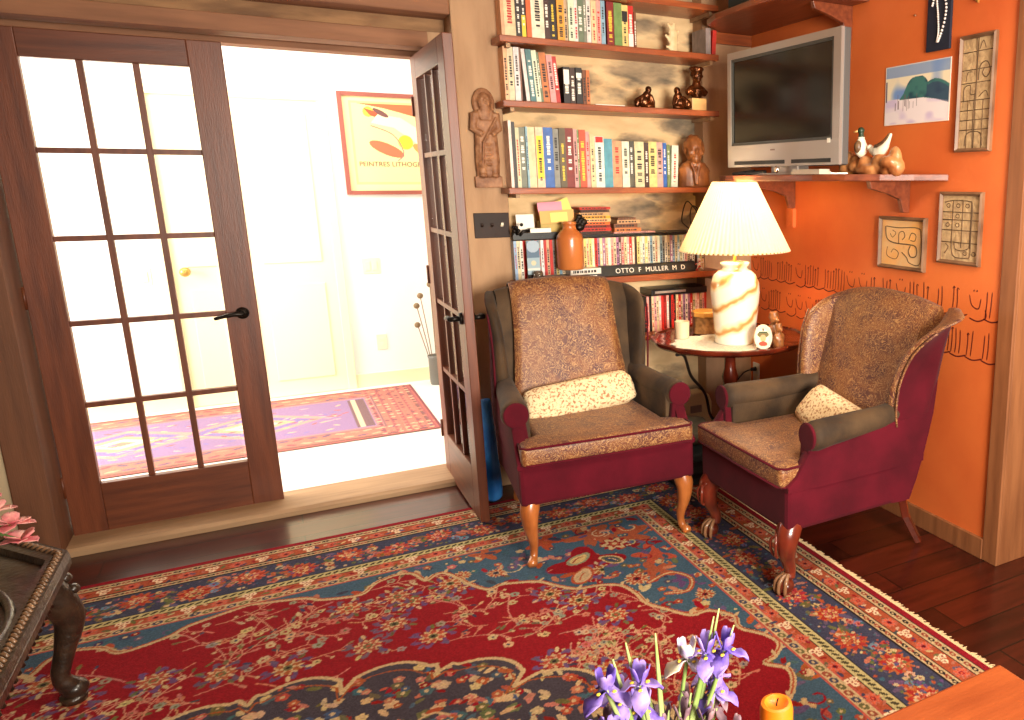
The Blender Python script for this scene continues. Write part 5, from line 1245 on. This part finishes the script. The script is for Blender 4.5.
# vines, sprays and palmettes across the red field
def vine(x, y, a, L_, w, turn):
    pts = [(x, y)]; 
    for j in range(int(L_/.045)):
        a += turn+random.uniform(-.18,.18); x += .045*math.cos(a); y += .045*math.sin(a); pts.append((x, y))
    P.curve(pts, w, scl((200,132,104)), 4)
    for j, (px_, py_) in enumerate(pts[1:]):
        for s_ in (-1, 1):
            if random.random() < .72:
                b = a*0+math.atan2(pts[j+1][1]-pts[j][1], pts[j+1][0]-pts[j][0])+s_*random.uniform(.6,1.2); l = random.uniform(.018,.045)
                ex, ey = px_+l*math.cos(b), py_+l*math.sin(b); P.line([(px_, py_), (ex, ey)], .0042, (200,132,104)); r_ = random.random()
                if r_ < .45: blossom(ex, ey, random.uniform(.011,.018), scl(random.choice([CRM, PNK, (150,140,120), CRM])), random.choice([ORG, NAVY, RED, OLV]))
                elif r_ < .85: petal(ex, ey, random.uniform(.022,.036), b, scl(random.choice([OLV, CRM, (140,118,84), NAVY, PNK])), .42)
                else: P.disc(ex, ey, .007, CRM)
C0 = P.C.copy(); REDMASK = np.all(np.abs(P.C-np.array(RED)) < 1, axis=2)
for k in range(125):
    for _ in range(60):
        x, y = random.uniform(-1.25, 1.2), random.uniform(1.75, 3.12)
        # inside the red, outside the medallion
        i0, j0 = np.searchsorted(ys, y), np.searchsorted(xs, x)
        if np.allclose(P.C[min(i0, len(ys)-1), min(j0, len(xs)-1)], RED): break
    vine(x, y, random.uniform(0, 6.28), random.uniform(.14,.34), .0048, random.choice([-.22,.22,.1,-.1]))
for k in range(24):
    for _ in range(60):
        x, y = random.uniform(-1.1, 1.1), random.uniform(1.8, 2.95)
        i0, j0 = np.searchsorted(ys, y), np.searchsorted(xs, x)
        if np.allclose(P.C[i0, j0], RED) and np.allclose(P.C[min(i0+12, len(ys)-1), j0], RED): break
    P.flower(x, y, .075, 7, scl(PUR), .22, k); P.flower(x, y, .056, 7, RED, .2, k+1); rosette(x, y, .04, scl(ORG), CRM, OLV, 6)
    for j in range(5): petal(x+.05*math.cos(j*1.25+k), y+.05*math.sin(j*1.25+k), .03, j*1.25+k, scl(random.choice([OLV, CRM, PUR])))
P.C[~REDMASK] = C0[~REDMASK]
# redraw borders (outside the field) on top
band = lambda a, b, c: P.C.__setitem__((D >= a) & (D < b), c)
band(-1, .028, (150,22,36)); band(.028, .066, CRM); band(.066, .128, ORG); band(.128, .166, CRM); band(.166, .352, NAVY); band(.352, .394, (196,178,120)); band(.394, .434, ORG); band(.434, .484, CRM)
for e_, w_ in ((.028,.004),(.066,.006),(.128,.005),(.166,.006),(.352,.006),(.394,.006),(.434,.006),(.481,.007)): band(e_-w_/2, e_+w_/2, DRK if e_ not in (.434,.481) else (190,84,70))
def along(d, step, fn):
    y = RY1-d
    x = RX0+d
    n = int((RX1-RX0-2*d)/step); st = (RX1-RX0-2*d)/n
    for k in range(n+1): fn(RX0+d+k*st, y, 0, k)
    n = int((RY1-RY0-2*d)/step); st = (RY1-RY0-2*d)/n
    for k in range(1, n+1):
        yy = RY1-d-k*st
        if yy > 1.2: fn(RX1-d, yy, PI/2, k)
def g1(x, y, a, k): P.disc(x, y, .010, DRK if k % 2 else (150,60,44), 1.5, .8, a); P.disc(x, y, .004, CRM)
along(.047, .032, g1); along(.147, .028, g1)
along(.373, .026, lambda x, y, a, k: P.disc(x, y, .009, (70,60,40), 1.5, .7, a+.6))
def g2(x, y, a, k): P.disc(x, y, .013, (OLV, (150,70,50), NAVY)[k % 3], 1.3, .9, a+.4); P.disc(x, y, .006, CRM); 
along(.459, .036, g2)
def g3(x, y, a, k):
    m_ = k % 4
    if m_ == 0: rosette(x, y, .026, (214,90,60), PNK, RED, 6)
    elif m_ == 2:
        for dx, dy in ((.012,.012),(-.012,.012),(.0,-.012)): blossom(x+dx, y+dy, .012, (238,206,166), (150,50,50))
    else: petal(x-.01, y-.01, .03, random.uniform(0, 6), scl(random.choice([NAVY, OLV, PUR]))); petal(x+.008, y+.006, .024, random.uniform(0, 6), scl(random.choice([CRM, RED, PNK])))
along(.097, .042, g3)
along(.414, .046, g3)
def g4(x, y, a, k):
    nx, ny = (0, 1) if a == 0 else (1, 0); tx, ty = (1, 0) if a == 0 else (0, 1)
    o_ = .022*(1 if k % 4 < 2 else -1)
    if k % 2 == 0:
        P.curve([(x+tx*u_+nx*o_*math.cos(u_*16), y+ty*u_+ny*o_*math.cos(u_*16)) for u_ in np.linspace(-.1,.1,7)], .005, scl(OLV))
        rosette(x+nx*o_, y+ny*o_, .054, scl((166,50,44)), scl((196,92,54)), scl((206,150,110)), 7); rosette(x+nx*o_, y+ny*o_, .028, scl((190,80,60)), scl((214,170,120)), (150,40,40), 5)
    else:
        for j in range(9):
            ox, oy = random.uniform(-.03,.03), random.uniform(-.07,.07); xx, yy = x+tx*ox+nx*oy, y+ty*ox+ny*oy
            (blossom(xx, yy, random.uniform(.012,.02), scl(random.choice([PNK, ORG, (110,130,160), CRM])), RED) if j % 2 else petal(xx, yy, random.uniform(.035,.055), random.uniform(0, 6.28), scl(random.choice([PNK, ORG, OLV, PUR]))))
along(.259, .085, g4)
for k in range(1100):
    u_ = random.uniform(0, 1); o_ = random.uniform(.18, .34); 
    if random.random() < .6: x, y = random.uniform(-1.3, RX1-o_), RY1-o_
    else: x, y = RX1-o_, random.uniform(1.25, RY1-o_)
    P.disc(x, y, random.uniform(.004,.009), scl(random.choice([PNK, CRM, ORG, OLV, TEAL, PUR])))
# weave unevenness (abrash) as part of the wool's own colour
rs = np.random.RandomState(5); P.C *= (1+.10*(rs.rand(*P.C.shape[:2])-.5))[..., None]
P.C = np.clip(P.C*.93+.07*P.C.mean(axis=2, keepdims=True), 0, 255)
P.sheet('rug_pile', lambda x, y: (x, y, x*0+.009), woven, t)
bm = NB(); bx(bm, RX0, RX1, RY0, RY1, .0005, .0082); obj('rug_backing', bm, mat('rug_edge_wool', (120,24,34), .9), t)
bm = NB(); random.seed(2); y = 1.2
while y < 3.64:
    l = random.uniform(.012, .03); a = random.uniform(-.3,.3)
    tube(bm, [(1.787, y, .007), (1.79+l*.5, y+a*.006, .007), (1.79+l, y+a*.02, .003)], [.003,.0026,.0015], 5); y += .0052
fr = obj('fringe', bm, mat('fringe_wool', (206,176,132), .9), t); fr['kind'] = 'stuff'

# ================================================================== LOW CARVED TABLE, BOTTOM LEFT
t = thing('carved_table', 'dark carved octagonal low table with a roped edge at the lower left of the rug', 'table', (-1.35, 2.25, .0095))
def octo(inset, dx=1.35, dy=-2.25):
    pts = [(-.586,2.833),(-.86,3.19),(-1.85,3.19),(-2.12,2.833),(-2.12,1.75),(-1.85,1.42),(-.86,1.42),(-.586,1.75)]
    c = Vector((-1.353, 2.3)); out = []
    for p in pts:
        v = Vector(p)-c; sx = (abs(v.x)-inset)/abs(v.x); sy = (abs(v.y)-inset)/max(abs(v.y), 1e-6)
        out.append((c.x+v.x*sx+dx, c.y+v.y*sy+dy))
    return out
bm = NB(); prism(bm, octo(.0), 'z', .405, .432); prism(bm, octo(.035), 'z', .36, .405); top = obj('tabletop', bm, ebony, t, bevel=.004)
bm = NB(); loft(bm, [[(a, b, .432) for a, b in octo(.0)], [(a, b, .452) for a, b in octo(.004)], [(a, b, .450) for a, b in octo(.045)], [(a, b, .434) for a, b in octo(.05)]], cap=False); obj('raised_rim', bm, ebony, top)
O1 = octo(.02); rope = mat('rope_moulding', (96,68,46), .35, (140,104,74), scale=30, coat=.3)
bm = NB()
for i in range(8):
    a, b = Vector(O1[i]), Vector(O1[(i+1) % 8]); n_ = max(2, int((b-a).length/.022)); d_ = (b-a).normalized()
    if (a.x < -.5 and b.x < -.5): continue
    for k in range(n_):
        p = a+(b-a)*((k+.5)/n_); nrm = Vector((-d_.y, d_.x)); q0 = p-nrm*.009-d_*.007; q1 = p+nrm*.009+d_*.007
        tube(bm, [(q0.x, q0.y, .452), (p.x, p.y, .459), (q1.x, q1.y, .452)], [.004,.005,.004], 6)
obj('rope_edge', bm, rope, top, smooth=True)
bm = NB(); cx, cy = .46, .12
tube(bm, [(cx+.255*math.cos(a), cy+.38*math.sin(a), .444) for a in np.linspace(0, 2*PI, 60)], .011, 8, cap=False); tube(bm, [(cx+.215*math.cos(a), cy+.33*math.sin(a), .440) for a in np.linspace(0, 2*PI, 60)], .006, 8, cap=False)
random.seed(4)
for k in range(46):
    a = random.uniform(0, 2*PI); r_ = math.sqrt(random.random())*.9; ball(bm, (cx+.2*r_*math.cos(a), cy+.31*r_*math.sin(a), .438), (random.uniform(.012,.03), random.uniform(.012,.03), .008), Matrix.Rotation(random.uniform(0, 3), 3, 'Z'), n=8)
obj('carved_medallion', bm, ebony, top, smooth=True)
for (lx, ly, a) in ((.70,.53,R(30)),(.44,.86,R(60)),(.70,-.45,R(-30)),(-.70,.53,R(150)),(-.70,-.45,R(210))):
    c, s_ = math.cos(a), math.sin(a); bm = NB()
    cab(bm, [(lx,ly,.37),(lx+.03*c,ly+.03*s_,.31),(lx+.045*c,ly+.045*s_,.25),(lx+.02*c,ly+.02*s_,.16),(lx+.0*c,ly+.0*s_,.09),(lx+.02*c,ly+.02*s_,.045)], [.046,.046,.037,.025,.022,.03], 14)
    lg = obj('leg', bm, ebony, t, smooth=True)
    b = NB(); ball(b, (lx+.025*c, ly+.025*s_, .038), (.035,.035,.03), n=14); tube(b, [(lx+.02*c, ly+.02*s_, .02), (lx+.02*c, ly+.02*s_, .0)], [.034,.03], 12); obj('ball_foot', b, ebony, lg, smooth=True)
    bm = NB()
    for k in range(7): ball(bm, (lx+.05*c+.02*math.sin(k*2.1), ly+.05*s_+.02*math.cos(k*1.7), .37-.028*k), (.018,.018,.016), n=8)
    obj('knee_carving', bm, ebony, lg, smooth=True)
bm = NB()
for k in range(26):
    x_ = .735-.0; y_ = -.4+k*.036; tube(bm, [(x_-.02, y_, .36), (x_-.012, y_+.012, .335), (x_-.02, y_+.026, .36)], .008, 6)
obj('carved_apron', bm, ebony, t, smooth=True)

# pink flowers in a bowl-like vase at the left edge
t = thing('flower_vase', 'vase of pink lilies with cream edges at the left edge of the carved table', 'flowers', (-.845, 2.90, .445))
bm = NB(); lathe(bm, [(.035,0),(.05,.01),(.06,.04),(.045,.065),(.036,.08),(.04,.085),(.032,.08)], n=24, cap=False); obj('vase', bm, mat('dark_vase', (70,60,54), .3), t, smooth=True)
pinkpet = mat('pink_petal', (226,120,130), .5, (244,196,180), scale=22, contrast=(.4,.65)); stemg = mat('flower_stem', (86,120,52), .5)
random.seed(8)
for (fx, fy, fz) in ((.135,.0,.10),(.11,-.03,.155),(.05,.02,.12),(.075,.03,.18),(.0,-.02,.15),(.15,-.02,.055)):
    bm = NB(); tube(bm, catmull([(0,0,.05),(fx*.5,fy*.5,.09),(fx,fy,fz)], 4), .004, 6); obj('stem', bm, stemg, t, smooth=True)
    bm = NB()
    for k in range(7):
        a = k*.9+fx*20; el = random.uniform(.1,.9); d_ = Vector((math.cos(a)*math.cos(el), math.sin(a)*math.cos(el), math.sin(el))); sd = d_.cross(Vector((0,0,1))).normalized()
        rr = [(0, .006), (.3, .017), (.65, .02), (.9, .012), (1, .002)]; prev = None
        for f_, w_ in rr:
            p = Vector((fx, fy, fz))+d_*(.052*f_)+Vector((0,0,-.014*f_*f_)); row = [bm.verts.new(p-sd*w_), bm.verts.new(p+Vector((0,0,-.005))), bm.verts.new(p+sd*w_)]
            if prev:
                for j in range(2): bm.faces.new((prev[j], prev[j+1], row[j+1], row[j]))
            prev = row
    o = obj('blossom', bm, pinkpet, t, smooth=True); md = o.modifiers.new('th', 'SOLIDIFY'); md.thickness = .0015

# ================================================================== COFFEE TABLE, CANDLE AND IRISES, BOTTOM RIGHT
t = thing('coffee_table', 'orange-brown wooden coffee table whose corner shows at the lower right', 'table', (.3, .6, .0095))
bm = NB(); bx(bm, -.75, .99, -.40, .45, .412, .4405); obj('tabletop', bm, tabletop_w, t, bevel=.006)
bm = NB(); bx(bm, -.70, .94, -.35, .40, .34, .412); obj('apron', bm, tabletop_w, t, bevel=.004)
for a in (-.69, .88):
    for b in (-.34, .34): bm = NB(); bx(bm, a, a+.05, b, b+.05, 0, .412); obj('leg', bm, tabletop_w, t, bevel=.004)
bm = NB(); lathe(bm, [(.024,0),(.0262,.006),(.0262,.245),(.024,.255),(.019,.2565),(.014,.251),(.002,.250)], n=40)
t = tag(obj('pillar_candle', bm, mat('orange_wax', (238,120,14), .45, coat=.1), smooth=True, angle=60), 'tall orange-yellow pillar candle with a black wick beside the irises', 'candle'); t.location = (.598, .905, .4505)
bm = NB(); tube(bm, [(0,0,.249),(.001,0,.256),(.003,0,.262)], .0013, 6); obj('wick', bm, black, t)
t = thing('iris_vase', 'glass vase of fading purple irises and green stems at the bottom of the photo', 'flowers', (.40, .885, .4505))
bm = NB(); lathe(bm, [(.04,0),(.046,.01),(.05,.10),(.042,.19),(.036,.235),(.043,.262),(.040,.262),(.033,.235),(.038,.19),(.046,.10),(.042,.014),(.002,.012)], n=32, cap=False); obj('vase', bm, mat('green_glass', (190,210,190), .08, trans=.9), t, smooth=True)
irisp = mat('iris_petal', (104,78,180), .5, (176,150,220), scale=30, contrast=(.4,.68)); irisw = mat('iris_white_petal', (176,164,220), .5, (236,226,180), scale=30); irisd = mat('withered_petal', (96,70,88), .6, (150,116,120), scale=40); istem = mat('iris_stem', (120,146,70), .45, (176,188,120), scale=12)
random.seed(12)
def petal3(bm, o_, d_, L_, W_, droop, curl=0):
    sd = d_.cross(Vector((0,0,1)))
    if sd.length < .05: sd = Vector((1,0,0))
    sd.normalize(); prev = None
    for f_, w_ in ((0,.2),(.25,.6),(.5,.95),(.75,1),(.92,.7),(1,.15)):
        p = o_+d_*(L_*f_)+Vector((0,0,-droop*f_*f_)); wv_ = sd*W_*w_
        row = [bm.verts.new(p-wv_+Vector((0,0,.004*math.sin(f_*9)))), bm.verts.new(p+Vector((0,0,-.004))), bm.verts.new(p+wv_+Vector((0,0,.004*math.cos(f_*8))))]
        if prev:
            for j in range(2): bm.faces.new((prev[j], prev[j+1], row[j+1], row[j]))
        prev = row
random.seed(31)
heads = [(random.uniform(-.10,.10), random.uniform(-.03,.03), random.uniform(.262,.335), random.choice('ddpd')) for _ in range(16)]+[(-.085,.0,.395,'p'),(-.06,.02,.36,'p'),(-.105,-.01,.33,'p'),(-.045,-.02,.40,'p'),(-.03,.015,.335,'p'),(-.075,.03,.31,'d'),(.0,.01,.30,'d'),(.065,.0,.398,'p'),(.045,.02,.385,'w'),(.02,-.015,.315,'d'),(.085,.01,.325,'d'),(.055,-.02,.30,'d'),(-.02,.03,.29,'p'),(.09,-.01,.40,'p'),(-.06,-.02,.285,'p')]
for i, (hx, hy, hz, kd) in enumerate(heads):
    bm = NB(); tube(bm, catmull([(hx*.2,hy*.2,.03),(hx*.3,hy*.3,.22),(hx*.8,hy,hz-.05),(hx,hy,hz)], 4), .0032, 6); st_ = obj('stem', bm, istem, t, smooth=True)
    bm = NB(); o_ = Vector((hx, hy, hz))
    for k in range(3): a = k*2.09+i; petal3(bm, o_, Vector((math.cos(a), math.sin(a), .25)).normalized(), .036 if kd != 'd' else .022, .012 if kd != 'd' else .007, .028)
    for k in range(3): a = k*2.09+1.05+i; petal3(bm, o_, Vector((.45*math.cos(a), .45*math.sin(a), 1)).normalized(), .032, .009 if kd != 'd' else .006, .0)
    o = obj('blossom', bm, {'p': irisp, 'w': irisw, 'd': irisd}[kd], st_, smooth=True); md = o.modifiers.new('th', 'SOLIDIFY'); md.thickness = .0012
    if kd != 'd':
        bm = NB(); 
        for k in range(3): a = k*2.09+i; ball(bm, o_+Vector((.012*math.cos(a), .012*math.sin(a), .0)), (.0035,.0025,.002), n=6)
        obj('yellow_throat', bm, goldink, st_, smooth=True)
for (x0, x1, y1, z1) in ((-.01,-.055,.0,.455),(-.02,-.07,.01,.43),(.0,-.012,.0,.455),(.02,.078,.0,.452),(.03,.092,.01,.455),(.02,.105,-.01,.435),(.0,-.015,.02,.35),(.01,.03,-.02,.36),(.02,.07,.02,.37),(-.01,.005,.0,.33)):
    bm = NB(); tube(bm, catmull([(x0*.5,0,.02),(x0,y1*.3,.2),(lerp(x0,x1,.6),y1*.7,lerp(.2,z1,.6)),(x1,y1,z1)], 4), radii([.004,.0045,.004,.0012], 13), 6, flat=.5); obj('leaf_blade', bm, istem, t, smooth=True)
